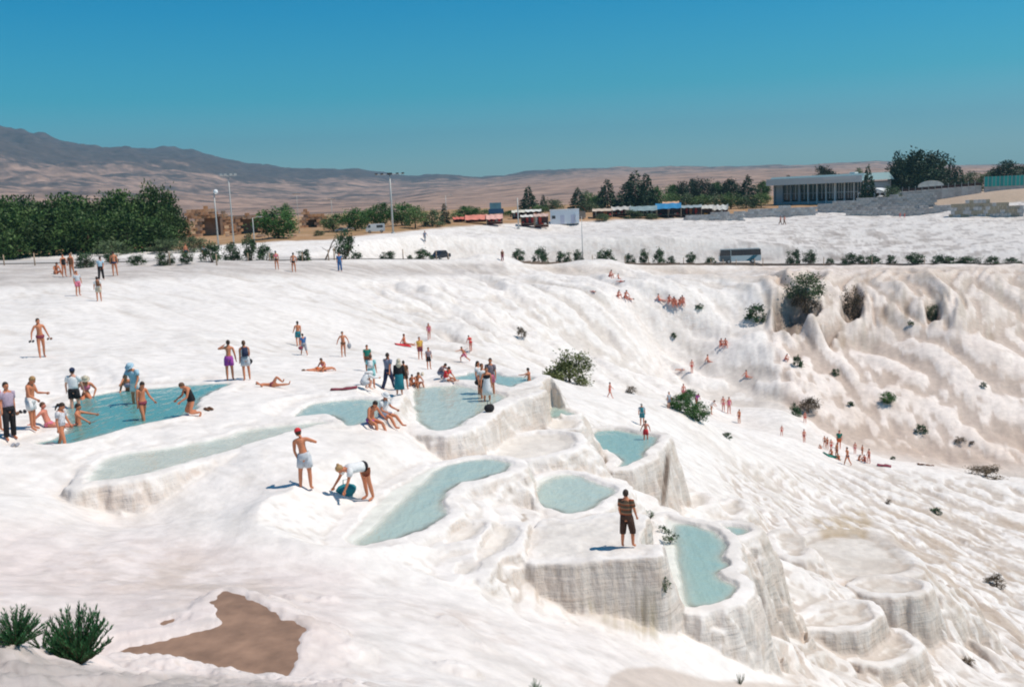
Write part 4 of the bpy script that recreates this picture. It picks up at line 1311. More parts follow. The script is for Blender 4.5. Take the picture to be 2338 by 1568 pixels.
# ------------------------------------------------------------------ lamp posts, poles, fence
STEEL = mat('galvanised_steel', (0.50, 0.50, 0.48), rough=0.5, metal=0.2)
DARKM = mat('dark_metal', (0.06, 0.055, 0.055), rough=0.6)
WOOD = mat('weathered_wood', (0.42, 0.30, 0.21), rough=0.9, noise=0.25, nscale=5)
def pole(u, vt, vb, label, r=None, rad=0.11, head='flood', name='lamp_post', p=None):
    p = p or (at_range(u, r, vb) if r else on_ground(u, vb))
    dist = math.hypot(p.x, p.y)
    h = ray(u, vt)[2] * dist - p.z
    o = thing(name, p, -math.atan2(p.x, p.y), label, 'lamp post' if name == 'lamp_post' else 'pole')
    MB().tube([(0, 0, -.1), (0, 0, h * .5), (0, 0, h)], [rad, rad * .8, rad * .55], 8).obj('pole', STEEL, o, True)
    MB().tube([(0, 0, 0), (0, 0, .25)], [rad * 2.2, rad * 1.7], 8).obj('base', STEEL, o)
    if head == 'cross':
        MB().tube([(-2.6, 0, h), (2.6, 0, h)], .06, 6).obj('cross_arm', STEEL, o)
        for x in (-2.4, -1.4, 1.4, 2.4):
            MB().box((x, -.15, h + .12), (.5, .3, .22)).obj('floodlight', DARKM, o)
        MB().box((0, 0, h + .1), (.9, .5, .35)).obj('control_box', DARKM, o)
    elif head == 'flood':
        MB().tube([(-1.2, 0, h), (1.2, 0, h)], .05, 6).obj('cross_arm', STEEL, o)
        for x in (-1.05, -.4, .4, 1.05):
            MB().box((x, -.12, h + .15), (.42, .3, .3)).obj('floodlight', STEEL, o)
    elif head == 'globe':
        MB().ball((.25, 0, h + .2), .34, 12, 8).obj('globe', mat('white_glass', (.85, .85, .85), rough=.25), o, True)
        MB().tube([(0, 0, h - .1), (.25, 0, h - .05)], .05, 6).obj('bracket', STEEL, o)
    elif head == 'arm':
        MB().tube([(0, 0, h - .1), (.5, 0, h + .1), (1.1, 0, h + .12)], .04, 6).obj('arm', STEEL, o)
        MB().box((1.2, 0, h + .08), (.5, .2, .12)).obj('lamp_head', STEEL, o)
    elif head == 'wire':
        MB().box((0, 0, h - .3), (1.6, .12, .12)).obj('cross_arm', WOOD, o)
        for x in (-.7, 0, .7):
            MB().tube([(x, 0, h - .24), (x, 0, h - .05)], .05, 5).obj('insulator', STEEL, o)
    return o
pole(499, 441, 566, 'lamp post with a white globe right of the pine grove', r=152, head='globe', rad=.13)
pole(534, 401, 560, 'tall floodlight post right of the globe lamp, leaning slightly left', r=158, head='flood', rad=.12)
pole(580, 497, 545, 'short grey post left of the lone round tree', r=160, head='arm', rad=.1)
pole(897, 398, 529, 'tallest lamp post with wide cross arm above the white van', r=185, head='cross', rad=.2)
pole(1183, 452, 509, 'pale pole standing between the market awnings', r=216, head='none', rad=.17, name='utility_pole')
pole(1330, 494, 603, 'thin brown pole rising from the roadside bushes', head='none', rad=.09, name='utility_pole', p=road_pt(1330, -4.0))
pole(1020, 447, 512, 'thin lamp pole beside the small dark cypress', r=214, head='arm', rad=.09)
pole(760, 452, 520, 'thin wooden wire pole left of the pale green low tree', r=215, head='wire', rad=.08, name='utility_pole')
pole(683, 440, 530, 'faint thin wire pole right of the lone round tree', r=205, head='wire', rad=.06, name='utility_pole')

post_me = MB().tube([(0, 0, -.1), (0, 0, 1.0)], [.085, .07], 7).mesh('fence_post', WOOD, True)
POSTS = [10,80,165,388,495,566,615,690,750,763,920,996,1023,1181,1250,1301,1352,1426,1480,1560,1622,1650,1680,1722,1741,1880,1990,2110]
for i, u in enumerate(POSTS):
    p = road_pt(u, -5.2) if u > 560 else on_ground(u, 606)
    d = math.hypot(p.x, p.y)
    o = link('fence_post', post_me, None, p, (0, 0, i), None, 'pale wooden fence post by the road, %s from the left' % ORD[i], 'fence post', 'posts along the road')
    o.scale = (1, 1, 1.3 + .25 * math.sin(i * 7.1))

# leaning trunk by the tall roadside bush
p = road_pt(742, -4.2)
m = MB().tube([(0, 0, 0), (.5, 0, 1.0), (1.0, 0, 2.1), (1.6, .1, 3.1)], [.10, .08, .06, .03], 6)
t_ = thing('bare_tree', p, 0, 'leaning bare brown trunk left of the tall roadside bush', 'tree')
m.obj('trunk', BARK, t_)
for a, b, c in ((.5, 1.0, -.7), (1.0, 2.1, .5), (.7, 1.4, .6)):
    MB().tube([(a, 0, b), (a + c, .1, b + .5), (a + c * 1.4, .2, b + .7)], [.04, .03, .01], 5).obj('branch', BARK, t_)

# ------------------------------------------------------------------ vehicles
def glass(): return mat('vehicle_glass', (0.03, 0.035, 0.045), rough=0.12, spec=0.6)
TYRE = mat('tyre_rubber', (0.03, 0.03, 0.03), rough=0.9)
def wheel(o, x, y, r, w=.22):
    t = MB().tube([(x, y - w / 2, r), (x, y - w / 2 + .03, r), (x, y + w / 2 - .03, r), (x, y + w / 2, r)], [r * .86, r, r, r * .86], 14).obj('wheel', TYRE, o, True)
    MB().tube([(x, y - w / 2 - .012, r), (x, y + w / 2 + .012, r)], r * .55, 10).obj('rim', STEEL, t)
def seam(mb, pts, y0, y1):
    n = len(pts)
    vs = [(x, y0, z) for x, z in pts] + [(x, y1, z) for x, z in pts]
    mb.add(vs, [tuple(range(n - 1, -1, -1)), tuple(n + i for i in range(n))] + [(i, (i + 1) % n, n + (i + 1) % n, n + i) for i in range(n)])
    return mb
# bus, side on, front to the left
pb = road_pt(1688, -0.4)
daz = math.hypot(pb.x, pb.y)
BL = 90 / FOC * daz
tdir = math.atan2(RD[25][1] - RD[24][1], RD[25][0] - RD[24][0])
i_ = int(np.argmin(np.hypot(RD[:, 0] - pb.x, RD[:, 1] - pb.y)))
tdir = math.atan2(RD[i_ + 1][1] - RD[i_ - 1][1], RD[i_ + 1][0] - RD[i_ - 1][0])
pb.z = RD[i_][2] + .02
bus = thing('bus', pb, tdir, 'white and teal coach with dark windows driving on the road at the right', 'bus')
L2 = BL / 2
Hb = ray(1688, 568)[2] * daz - pb.z
bw = mat('bus_white', (0.62, 0.70, 0.70), rough=.35)
bt = mat('bus_teal', (0.03, 0.15, 0.20), rough=.35)
seam(MB(), [(-L2 + .05, .45), (L2 - .05, .45), (L2, .8), (L2, Hb * .56), (-L2, Hb * .56), (-L2, .7)], -1.2, 1.2).obj('body', bw, bus)
seam(MB(), [(-L2, Hb * .56 + .002), (L2, Hb * .56 + .002), (L2 - .06, Hb - .12), (-L2 + .22, Hb - .12)], -1.17, 1.17).obj('window_band', glass(), bus)
seam(MB(), [(-L2 + .2, Hb - .12), (L2 - .05, Hb - .12), (L2 - .25, Hb), (-L2 + .45, Hb)], -1.19, 1.19).obj('roof', mat('bus_roof', (.30, .33, .33), rough=.5), bus)
for k in range(6):
    x = -L2 + .9 + k * (BL - 1.2) / 5.6
    seam(MB(), [(x, Hb * .57), (x + .09, Hb * .57), (x + .09, Hb - .13), (x, Hb - .13)], -1.185, 1.185).obj('window_pillar', bw if k == 1 else DARKM, bus)
seam(MB(), [(L2 * .25, .46), (L2 * .55, .46), (L2 * .85, Hb * .55), (L2 * .6, Hb * .55)], -1.215, -1.203).obj('stripe', bt, bus)
seam(MB(), [(-L2 + .1, .46), (-L2 * .45, .46), (-L2 * .45, Hb * .55), (-L2 + .1, Hb * .55)], -1.215, -1.203).obj('door', mat('bus_door_grey', (.12, .14, .15), rough=.4), bus)
for x in (-L2 * .55, L2 * .6):
    for y in (-1.08, 1.08):
        wheel(bus, x, y, .46, .28)
for y in (-.8, .8):
    MB().box((-L2 - .02, y, .85), (.06, .3, .2)).obj('headlight', mat('lamp_glass', (.8, .8, .75), rough=.2), bus)
def car(u, off, length, label, bodyc, kind='car', p=None, rz=0.0, name='parked_car'):
    p = p or road_pt(u, off)
    o = thing(name, p, rz, label, 'van' if kind == 'van' else 'car')
    s = length / 4.2
    o.scale = (s, s, s)
    bm_ = mat('paint_' + name + '_%d' % int(u), bodyc, rough=.3, spec=.5)
    if kind == 'car':
        prof = [(-2.1, .35), (2.1, .35), (2.1, .75), (2.0, .92), (1.0, .98), (-1.0, .98), (-2.0, .82), (-2.1, .65)]
        seam(MB(), prof, -.82, .82).obj('body', bm_, o)
        seam(MB(), [(-1.15, .981), (1.35, .981), (.85, 1.42), (-.55, 1.42)], -.72, .72).obj('windows', glass(), o)
        seam(MB(), [(-.6, 1.42), (.9, 1.42), (.7, 1.5), (-.4, 1.5)], -.70, .70).obj('roof', bm_, o)
        rr, hy = .31, .74
    else:
        seam(MB(), [(-2.1, .35), (2.1, .35), (2.1, 1.9), (1.9, 2.0), (-1.4, 2.0), (-1.95, 1.2), (-2.1, .9)], -.85, .85).obj('body', bm_, o)
        seam(MB(), [(-1.75, 1.25), (-1.05, 1.25), (-1.05, 1.8), (-1.45, 1.8)], -.865, .865).obj('cab_window', glass(), o)
        seam(MB(), [(.3, 1.15), (1.7, 1.15), (1.7, 1.75), (.3, 1.75)], -.865, .865).obj('side_window', glass(), o)
        rr, hy = .33, .76
    for x in (-1.3, 1.35):
        for y in (-hy, hy):
            wheel(o, x, y, rr)
    for y in (-.6, .6):
        MB().box((-2.12, y, .68), (.05, .28, .14)).obj('headlight', mat('lamp_glass', (.8, .8, .75), rough=.2), o)
    return o
p = road_pt(1005, -.3)
i_ = int(np.argmin(np.hypot(RD[:, 0] - p.x, RD[:, 1] - p.y)))
p.z = RD[i_][2] + .02
car(1005, 0, 4.3, 'dark car half hidden behind a roadside bush in the middle', (.02, .022, .03), p=p, rz=math.atan2(RD[i_ + 1][1] - RD[i_ - 1][1], RD[i_ + 1][0] - RD[i_ - 1][0]))
p = at_range(857, 186, 526)
car(857, 0, 42 / FOC * 186, 'white van parked left of the tallest lamp post', (.75, .76, .76), 'van', p=p, rz=.1, name='parked_van')
for i, (u, t) in enumerate(((777, 'left one of two white cars parked before the green trees'), (798, 'right one of two white cars parked before the green trees'))):
    car(u, 0, 24 / FOC * 205, t, (.7, .7, .7), 'car', p=at_range(u, 202 + i * 2, 517), rz=.5 * i, name='parked_car')

# ------------------------------------------------------------------ ruins on the plateau
RUST = [mat('ruin_stone_%d' % i, c, rough=.95, noise=.25, nscale=1.2) for i, c in enumerate([(.50, .27, .14), (.42, .23, .13), (.58, .36, .22), (.36, .24, .17)])]
def block(m, x, y, z, w, d, h, rs):
    m.box((x, y, z + h / 2), (w * rs.uniform(.95, 1.0), d * rs.uniform(.9, 1.08), h * rs.uniform(.95, .995)), rs.uniform(-.02, .02), (rs.uniform(.95, 1), rs.uniform(.9, 1)))
def ruin(u0, u1, vt, vb, r, label, openings, seed, tops=None, depth=1.6, bs=(.95, .62), name='ruined_wall', mats=RUST, cat='ruin', jag=.09):
    if cat == 'wall': jag = .03
    """masonry wall of single blocks; openings = [(u0,u1,vtop,arched)]"""
    a, b = at_range(u0, r, vb), at_range(u1, r, vb)
    for q in range(1, 6):
        c_ = at_range(u0 + (u1 - u0) * q / 6, r, vb)
        a.z = min(a.z, c_.z); b.z = min(b.z, c_.z)
    L = (b - a).length
    rs = random.Random(seed)
    o = thing(name, a, math.atan2(b.y - a.y, b.x - a.x), label, cat)
    H = ray((u0 + u1) / 2, vt)[2] * r - (a.z + b.z) / 2
    px = FOC / r
    ops = [((x0 - u0) / px, (x1 - u0) / px, ray(x0, v_)[2] * r - a.z, ar) for x0, x1, v_, ar in openings]
    MEs = []
    for k in range(6):
        mm = MB()
        block(mm, 0, 0, 0, bs[0], depth, bs[1], rs)
        MEs.append(mm.mesh('stone_block', mats[k % len(mats)]))
    nx, nz = max(1, int(round(L / bs[0]))), max(1, int(round(H / bs[1])))
    cnt = 0
    gcol = [gz(a.x + (b.x - a.x) * (i + .5) / nx, a.y + (b.y - a.y) * (i + .5) / nx) - a.z for i in range(nx)]
    rest = MB()
    for j in range(-2, nz + 3):
        for i in range(nx):
            x = (i + (.5 if j % 2 else 0)) * bs[0]
            top = H * (1 if tops is None else np.interp(x / L, *zip(*tops))) * (1 + jag * math.sin(i * 1.7 + seed) + rs.uniform(-jag, jag))
            z = j * bs[1]
            if z + bs[1] * .5 > top or z + bs[1] < gcol[i] - .25:
                continue
            hole = False
            for x0, x1, ht, ar in ops:
                if x0 < x < x1:
                    hh = ht if not ar else ht * (0.72 + .28 * math.sqrt(max(0, 1 - ((2 * x - x0 - x1) / (x1 - x0)) ** 2)))
                    if z + bs[1] * .5 < hh:
                        hole = True
            if hole:
                continue
            if cnt < 290:
                e = link('stone_block', MEs[rs.randrange(6)], o, (x, rs.uniform(-.12, .12), z - .05))
            else:
                block(rest, x, 0, z, bs[0], depth, bs[1], rs)
            cnt += 1
    if rest.v:
        rest.obj('stonework', mats[0], o, kind='stuff')
    # dark inside behind the openings
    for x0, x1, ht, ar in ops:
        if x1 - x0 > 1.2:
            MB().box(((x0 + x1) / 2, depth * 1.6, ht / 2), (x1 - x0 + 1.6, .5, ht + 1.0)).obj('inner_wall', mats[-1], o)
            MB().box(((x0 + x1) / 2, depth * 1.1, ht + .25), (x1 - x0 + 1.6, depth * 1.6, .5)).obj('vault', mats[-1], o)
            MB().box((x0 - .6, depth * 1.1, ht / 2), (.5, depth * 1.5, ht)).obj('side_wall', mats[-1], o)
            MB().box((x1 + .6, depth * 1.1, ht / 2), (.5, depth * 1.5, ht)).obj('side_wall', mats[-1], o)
    return o
ruin(424, 500, 478, 530, 215, 'orange brown ruined wall with a wide dark opening right of the grove', [(460, 493, 497, 1), (437, 442, 502, 0)], 3, [(0, .75), (.2, 1.05), (.5, .95), (.75, 1.1), (1, .85)])
ruin(497, 548, 484, 530, 222, 'reddish ruined wall between the globe lamp and the second dark opening', [(512, 517, 514, 0)], 4, [(0, .8), (.3, 1.05), (.6, .7), (1, .9)])
ruin(545, 612, 490, 530, 212, 'low brown ruin with a broad dark opening left of the lone round tree', [(552, 588, 499, 0)], 5, [(0, .9), (.5, 1.1), (.8, .8), (1, .5)])
ruin(690, 765, 480, 525, 235, 'broken ruin of dark blocks right of the lone round tree', [(702, 722, 500, 0), (735, 745, 506, 0)], 6, [(0, .6), (.1, 1.2), (.25, .8), (.5, .85), (.8, .6), (1, .4)])
rs_ = random.Random(5)
for i, (u, v, sz) in enumerate([(405, 533, 3.2), (520, 540, 1.2), (560, 543, 1.0), (595, 541, 2.2), (666, 540, 2.4), (610, 528, 1.5), (730, 512, 2.0)]):
    p = on_ground(u, v)
    m = MB().ball((0, 0, .15), .5, 9, 6, (sz * .9, .8 * sz * .6, .7))
    m.v = [(x + rs_.uniform(-.08, .08), y + rs_.uniform(-.08, .08), z + rs_.uniform(-.06, .06)) for x, y, z in m.v]
    link('boulder', m.mesh('boulder', RUST[3]), None, p, (0, 0, i), None, ['long low dark stone at the right foot of the grove', 'small stone below the middle ruin', 'small stone below the right ruin', 'stone left of the lone round tree', 'dark stone at the foot of the lone round tree', 'stone in front of the low brown ruin', 'stone in front of the broken ruin'][i], 'stone')

# ------------------------------------------------------------------ market
def stall(u0, u1, vt, vm, vb, r, cc, label, sag=.25, wares=None, depth=3.2, name='market_stall', slope=.35):
    a, b = at_range(u0, r, vb), at_range(u1, r, vb)
    L = (b - a).length
    zt = ray((u0 + u1) / 2, vt)[2] * r
    ze = ray((u0 + u1) / 2, vm)[2] * r
    o = thing(name, a, math.atan2(b.y - a.y, b.x - a.x), label, 'stall')
    zt, ze = zt - a.z, ze - a.z
    m = MB()
    nx, ny = 12, 5
    rs = random.Random(int(u0))
    pts = []
    for j in range(ny):
        for i in range(nx):
            f = j / (ny - 1)
            pts.append((L * i / (nx - 1), -depth / 2 + depth * f, ze + (zt - ze) * f - sag * math.sin(math.pi * ((i * 3.0 / (nx - 1)) % 1)) * .6 + rs.uniform(-.05, .05)))
    n = len(pts)
    m.add(pts + [(x, y, z - .03) for x, y, z in pts], [(j * nx + i, j * nx + i + 1, (j + 1) * nx + i + 1, (j + 1) * nx + i) for j in range(ny - 1) for i in range(nx - 1)] + [(n + j * nx + i, n + (j + 1) * nx + i, n + (j + 1) * nx + i + 1, n + j * nx + i + 1) for j in range(ny - 1) for i in range(nx - 1)])
    m.obj('canopy', mat('canvas_' + cc[0], cc[1], rough=.9, noise=.2, nscale=.7), o, True)
    k = max(2, int(L / 3) + 1)
    for i in range(k):
        x = .1 + (L - .2) * i / (k - 1)
        MB().tube([(x, -depth / 2 + .1, 0), (x, -depth / 2 + .1, ze - .1)], .06, 6).obj('post', WOOD, o)
        MB().tube([(x, depth / 2 - .1, 0), (x, depth / 2 - .1, zt - .1)], .06, 6).obj('post', WOOD, o)
    MB().box((L / 2, .2, .5), (L * .92, 1.0, .1)).obj('table_top', WOOD, o)
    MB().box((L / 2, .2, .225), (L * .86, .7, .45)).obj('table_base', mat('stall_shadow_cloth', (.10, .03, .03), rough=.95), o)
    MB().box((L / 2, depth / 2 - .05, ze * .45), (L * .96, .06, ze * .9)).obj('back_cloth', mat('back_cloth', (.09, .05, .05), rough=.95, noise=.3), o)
    wares = wares or [(.5, .06, .06), (.6, .6, .58), (.1, .08, .1), (.55, .2, .1)]
    for i in range(max(3, int(L / .8))):
        c = rs.choice(wares)
        x = .4 + (L - .8) * (i + rs.uniform(.2, .8)) / max(3, int(L / .8))
        if rs.random() < .55:
            MB().box((x, depth / 2 - .22, ze * .55), (rs.uniform(.4, .7), .1, ze * .6)).obj('hanging_cloth', mat('ware_%d_%d_%d' % tuple(int(q * 100) for q in c), c, rough=.9), o)
        else:
            MB().ball((x, .2, .72), .3, 8, 5, (rs.uniform(.8, 1.3), 1, rs.uniform(.5, .9))).obj('ware', mat('ware_%d_%d_%d' % tuple(int(q * 100) for q in c), c, rough=.9), o, True)
    return o
REDW = [(.6, .05, .05), (.6, .08, .06), (.65, .15, .12), (.25, .04, .05), (.6, .6, .6)]
stall(1034, 1062, 495, 499, 510, 219, ('red', (.62, .16, .12)), 'small stall with a pinkish red canopy at the left end of the market', wares=REDW)
stall(1062, 1112, 490, 500, 509, 218, ('rose', (.68, .24, .18)), 'long stall with faded red canopy, second from the left of the market', wares=REDW)
stall(1110, 1148, 489, 499, 508, 217, ('pinkwhite', (.75, .42, .36)), 'stall with bleached pink canopy just left of the dark tree shade', wares=REDW)
stall(1168, 1200, 479, 484, 496, 236, ('cream', (.7, .66, .55)), 'stall with cream roof behind the pale market pole', depth=4)
stall(1200, 1236, 478, 482, 495, 236, ('white', (.78, .76, .7)), 'stall with thin white roof left of the white box building', depth=4)
stall(1188, 1222, 490, 494, 506, 221, ('white2', (.78, .74, .68)), 'low stall with white awning right of the pale market pole')
stall(1218, 1252, 487, 493, 506, 221, ('beige', (.6, .42, .36)), 'stall with beige awning and red goods touching the white box building', wares=REDW)
stall(1352, 1398, 476, 481, 493, 245, ('sand', (.62, .5, .4)), 'stall with sand coloured roof right of the white box building', depth=4)
stall(1395, 1440, 470, 477, 489, 250, ('grey', (.52, .50, .46)), 'stall with lumpy grey roof below the big conifer clump', depth=5, sag=.6)
stall(1438, 1500, 470, 480, 492, 248, ('greygreen', (.25, .33, .34)), 'long stall with grey green tarpaulin left of the blue one', depth=5)
stall(1496, 1555, 464, 475, 489, 250, ('blue', (.04, .22, .42)), 'long stall with bright blue tarpaulin', depth=6, wares=[(.5, .06, .06), (.15, .1, .1), (.5, .3, .25)])
stall(1512, 1550, 460, 466, 476, 262, ('tan', (.66, .40, .24)), 'stall with peach roof rising behind the blue tarpaulin', depth=4)
stall(1554, 1602, 468, 473, 486, 252, ('greyblue', (.30, .36, .38)), 'stall with grey blue roof right of the blue tarpaulin', depth=5)
stall(1600, 1630, 468, 475, 487, 251, ('pale', (.6, .58, .53)), 'stall with orange goods under a pale sheet', wares=[(.7, .22, .04), (.7, .3, .05), (.6, .6, .6)])
stall(1625, 1662, 466, 476, 487, 252, ('greywhite', (.56, .55, .52)), 'stall under a bulging grey white sheet at the right end of the market', sag=.7)
# white box building
a, b = at_range(1256, 228, 506), at_range(1322, 228, 506)
L = (b - a).length
hb = ray(1290, 479)[2] * 228 - a.z
o = thing('white_building', a, math.atan2(b.y - a.y, b.x - a.x), 'plain white box building right of the market awnings', 'building')
WW = mat('white_wall', (.78, .79, .82), rough=.8, noise=.05)
MB().box((L / 2, 2.2, hb / 2 - .1), (L, 4.4, hb)).obj('wall', WW, o)
MB().box((L / 2, 2.2, hb - .02), (L + .16, 4.56, .14)).obj('roof', mat('roof_rim', (.62, .62, .64), rough=.8), o)
for x in (.42, .78):
    MB().box((L * x, -.02, .95), (.9, .06, 1.9)).obj('door', mat('door_lilac', (.55, .55, .66), rough=.6), o)
MB().box((L * .12, -.02, 1.5), (.8, .06, .7)).obj('window', glass(), o)
MB().box((L * .93, -.3, hb * .35), (L * .1, .5, hb * .6)).obj('sheet', WW, o)
a = at_range(1285, 240, 480)
zt = ray(1310, 470)[2] * 240
o = thing('domed_tent', a, 0, 'low orange brown rounded roof behind the white box building', 'tent')
m = MB()
for k in range(9):
    pass
W3 = 52 / FOC * 240
pts, nn = [], 12
for j in (0, 1):
    for i in range(nn):
        t = math.pi * i / (nn - 1)
        pts.append((W3 / 2 - W3 / 2 * math.cos(t), 4 * j, (zt - a.z) * (.55 + .45 * math.sin(t))))
m.add(pts, [(i, i + 1, nn + i + 1, nn + i) for i in range(nn - 1)])
m.obj('canopy', mat('canvas_orange', (.55, .30, .16), rough=.9), o)
MB().box((W3 / 2, 2, (zt - a.z) * .27), (W3 * .96, 3.6, (zt - a.z) * .54)).obj('wall', mat('tent_wall', (.4, .34, .28), rough=.9), o)
# sign boards beyond
for i, (u, v0, v1, w, r, c, t) in enumerate([(1131, 463, 478, 26, 300, (.16, .34, .42), 'blue green billboard above the red awnings'), (1132, 477, 488, 34, 250, (.05, .13, .25), 'dark blue sheet behind the red awnings'), (1213, 463, 473, 9, 300, (.55, .45, .3), 'small yellowish sign under the dark conifer by the market')]):
    p = at_range(u, r, 480)
    z0, z1 = ray(u, v1)[2] * r - p.z, ray(u, v0)[2] * r - p.z
    o = thing('billboard', p, -math.atan2(p.x, p.y), t, 'billboard')
    wd = w / FOC * r
    MB().box((0, 0, (z0 + z1) / 2), (wd, .12, z1 - z0)).obj('panel', mat('board_%d' % i, c, rough=.7, noise=.2, nscale=.5), o)
    for x in (-.4, .4):
        MB().tube([(x * wd, .1, 0), (x * wd, .1, z1)], .08, 6).obj('post', STEEL, o)

# ------------------------------------------------------------------ low stone walls and terrace on the right
PALE = [mat('pale_stone_%d' % i, c, rough=.95, noise=.2, nscale=1.0) for i, c in enumerate([(.56, .51, .48), (.50, .45, .42), (.60, .56, .53), (.42, .38, .36)])]
GREY = [mat('grey_stone_%d' % i, c, rough=.95, noise=.25, nscale=1.0) for i, c in enumerate([(.46, .42, .39), (.52, .47, .44), (.42, .38, .36), (.36, .32, .30)])]
ruin(1560, 1700, 487, 503, 243, 'long low pale stone wall below the right end of the market', [], 21, [(0, .5), (.1, .9), (.3, .8), (.5, 1.0), (.8, .9), (1, 1.1)], 1.0, (.9, .5), 'stone_wall', PALE, 'wall')
ruin(1698, 1862, 473, 494, 250, 'pale stone wall left of the grey terrace walls', [], 22, [(0, .8), (.3, .95), (.6, 1.05), (1, .9)], 1.0, (.95, .55), 'stone_wall', PALE, 'wall')
ruin(1866, 2140, 447, 478, 258, 'upper grey terrace wall below the restaurant', [], 23, [(0, .55), (.15, .7), (.35, .85), (.6, .95), (1, 1.05)], 1.2, (1.0, .55), 'stone_wall', GREY, 'wall')
ruin(1930, 2178, 471, 491, 249, 'lower dark terrace wall below the restaurant', [], 24, [(0, .7), (.3, .9), (.6, .9), (1, .9)], 1.2, (1.0, .55), 'stone_wall', GREY[:2] + PALE[3:], 'wall')
ruin(2170, 2345, 460, 482, 236, 'brown and pale striped stone wall at the right edge', [], 25, [(0, .9), (.4, 1.1), (.8, .8), (1, .5)], 1.2, (.8, .75), 'stone_wall', [mat('brown_stone', (.44, .35, .25), rough=.95, noise=.3)] + PALE[:2] + [mat('brown_stone2', (.40, .33, .26), rough=.95, noise=.3)], 'wall')
# terrace deck with rail, over the walls
a = at_range(2000, 250, 470)
# ------------------------------------------------------------------ restaurant
def flat_house(u0, u1, r0, r1, vb0, parts_fn, label, name='restaurant_building', cat='building'):
    a = at_range(u0, r0, vb0)
    b = at_range(u1, r1, vb0)
    b.z = a.z
    L = math.hypot(b.x - a.x, b.y - a.y)
    o = thing(name, a, math.atan2(b.y - a.y, b.x - a.x), label, cat)
    parts_fn(o, a, L)
    return o
def resto(o, a, L):
    R0 = math.hypot(a.x, a.y)
    H = ray(1850, 407)[2] * 296 - a.z
    grey = mat('concrete_grey', (.34, .37, .40), rough=.8, noise=.08)
    teal = mat('roof_teal', (.34, .48, .49), rough=.6, noise=.1)
    wht = mat('trim_white', (.74, .74, .73), rough=.7)
    D_ = 12.0
    hw_ = H * .62
    # roof slab, thick pale fascia
    MB().box((L / 2, D_ / 2 - 1.2, H - .3), (L + 2.0, D_ + 2.4, 1.9), top=(.97, .75)).obj('roof', teal, o)
    MB().box((L / 2, -2.43, H - .75), (L + 2.06, .06, 1.8)).obj('fascia', mat('fascia_grey', (.66, .67, .67), rough=.8, noise=.08), o)
    MB().box((L * .80, -2.50, H - .30), (L * .34, .06, .8)).obj('fascia', wht, o)
    MB().box((L / 2, D_ - .2, hw_ / 2), (L, .4, hw_ * 1.5)).obj('back_wall', grey, o)
    MB().box((.2, D_ / 2, hw_ / 2 + .3), (.4, D_, hw_ + 1.2)).obj('side_wall', grey, o)
    MB().box((L - .2, D_ / 2, hw_ / 2 + .3), (.4, D_, hw_ + 1.2)).obj('side_wall', grey, o)
    n = 10
    for i in range(n + 1):
        x = L * i / n
        w = .65 if i in (3, 7) else .28
        MB().box((x, -.1, H / 2 - .6), (w, .5, H - 1.1)).obj('column', wht if i > 3 else grey, o)
    for i in range(n):
        x0, x1 = L * i / n + .16, L * (i + 1) / n - .16
        if i == 0:
            MB().box(((x0 + x1) / 2, .1, H / 2 - .6), (x1 - x0, .2, H - 1.15)).obj('wall_panel', grey, o)
            continue
        w_ = MB().box(((x0 + x1) / 2, .12, H * .5 - .1), (x1 - x0, .1, H * .62)).obj('window', glass(), o)
        k = 3 if i >= 6 else 2
        for j in range(1, k):
            xx = x0 + (x1 - x0) * j / k
            MB().box((xx, .02, H * .5 - .1), (.12, .1, H * .62)).obj('mullion', wht, w_)
        MB().box(((x0 + x1) / 2, .02, H * .42), (x1 - x0, .1, .12)).obj('mullion', wht if i > 5 else grey, w_)
        MB().box(((x0 + x1) / 2, .05, .35), (x1 - x0, .3, .8)).obj('sill_wall', mat('sill_grey', (.55, .55, .56), rough=.8) if i > 5 else grey, o)
    MB().box((L * .72, D_ * .6, H + .5), (1.6, 1.6, 1.2)).obj('roof_box', wht, o)
    MB().box((L * .40, D_ * .4, H + .2), (.9, .9, .5)).obj('roof_box', wht, o)
flat_house(1768, 1972, 300, 282, 462, resto, 'long low restaurant building with pale roof band and white columns')
def kiosk(o, a, L):
    R0 = math.hypot(a.x, a.y)
    H = ray(1990, 430)[2] * 272 - a.z
    wht = mat('trim_white', (.74, .74, .73))
    m = MB()
    nn = 12
    pts = []
    for off in (0, .35):
        for y in (-.3, 3.5):
            for i in range(nn):
                t = i / (nn - 1)
                pts.append((L * t, y, H - off - 1.1 + 1.1 * math.sin(math.pi * t)))
    f = []
    for q in (0, 2 * nn):
        f += [(q + i, q + i + 1, q + nn + i + 1, q + nn + i) for i in range(nn - 1)]
    f += [(i, 2 * nn + i, 2 * nn + i + 1, i + 1) for i in range(nn - 1)] + [(nn + i, nn + i + 1, 3 * nn + i + 1, 3 * nn + i) for i in range(nn - 1)]
    m.add(pts, f)
    m.obj('arched_roof', wht, o)
    for i in range(6):
        x = .2 + (L - .4) * i / 5
        MB().box((x, 0, (H - 1.2) / 2), (.25, .25, H - 1.2)).obj('column', wht, o)
    MB().box((L / 2, 3.2, (H - 1.3) / 2), (L * .94, .2, H - 1.3)).obj('back_wall', mat('kiosk_shade', (.22, .2, .2), rough=.9), o)
flat_house(1958, 2022, 274, 270, 462, kiosk, 'small pavilion with arched white roof right of the restaurant', 'pavilion')
def roofbox(u0, u1, vt, vb, r, c, label, name, cat, vground=430, arch=False):
    a, b = at_range(u0, r, vground), at_range(u1, r, vground)
    b.z = a.z
    L = math.hypot(b.x - a.x, b.y - a.y)
    o = thing(name, a, math.atan2(b.y - a.y, b.x - a.x), label, cat)
    z1 = ray((u0 + u1) / 2, vt)[2] * r - a.z
    z0 = max(0.0, ray((u0 + u1) / 2, vb)[2] * r - a.z)
    return o, L, z0, z1
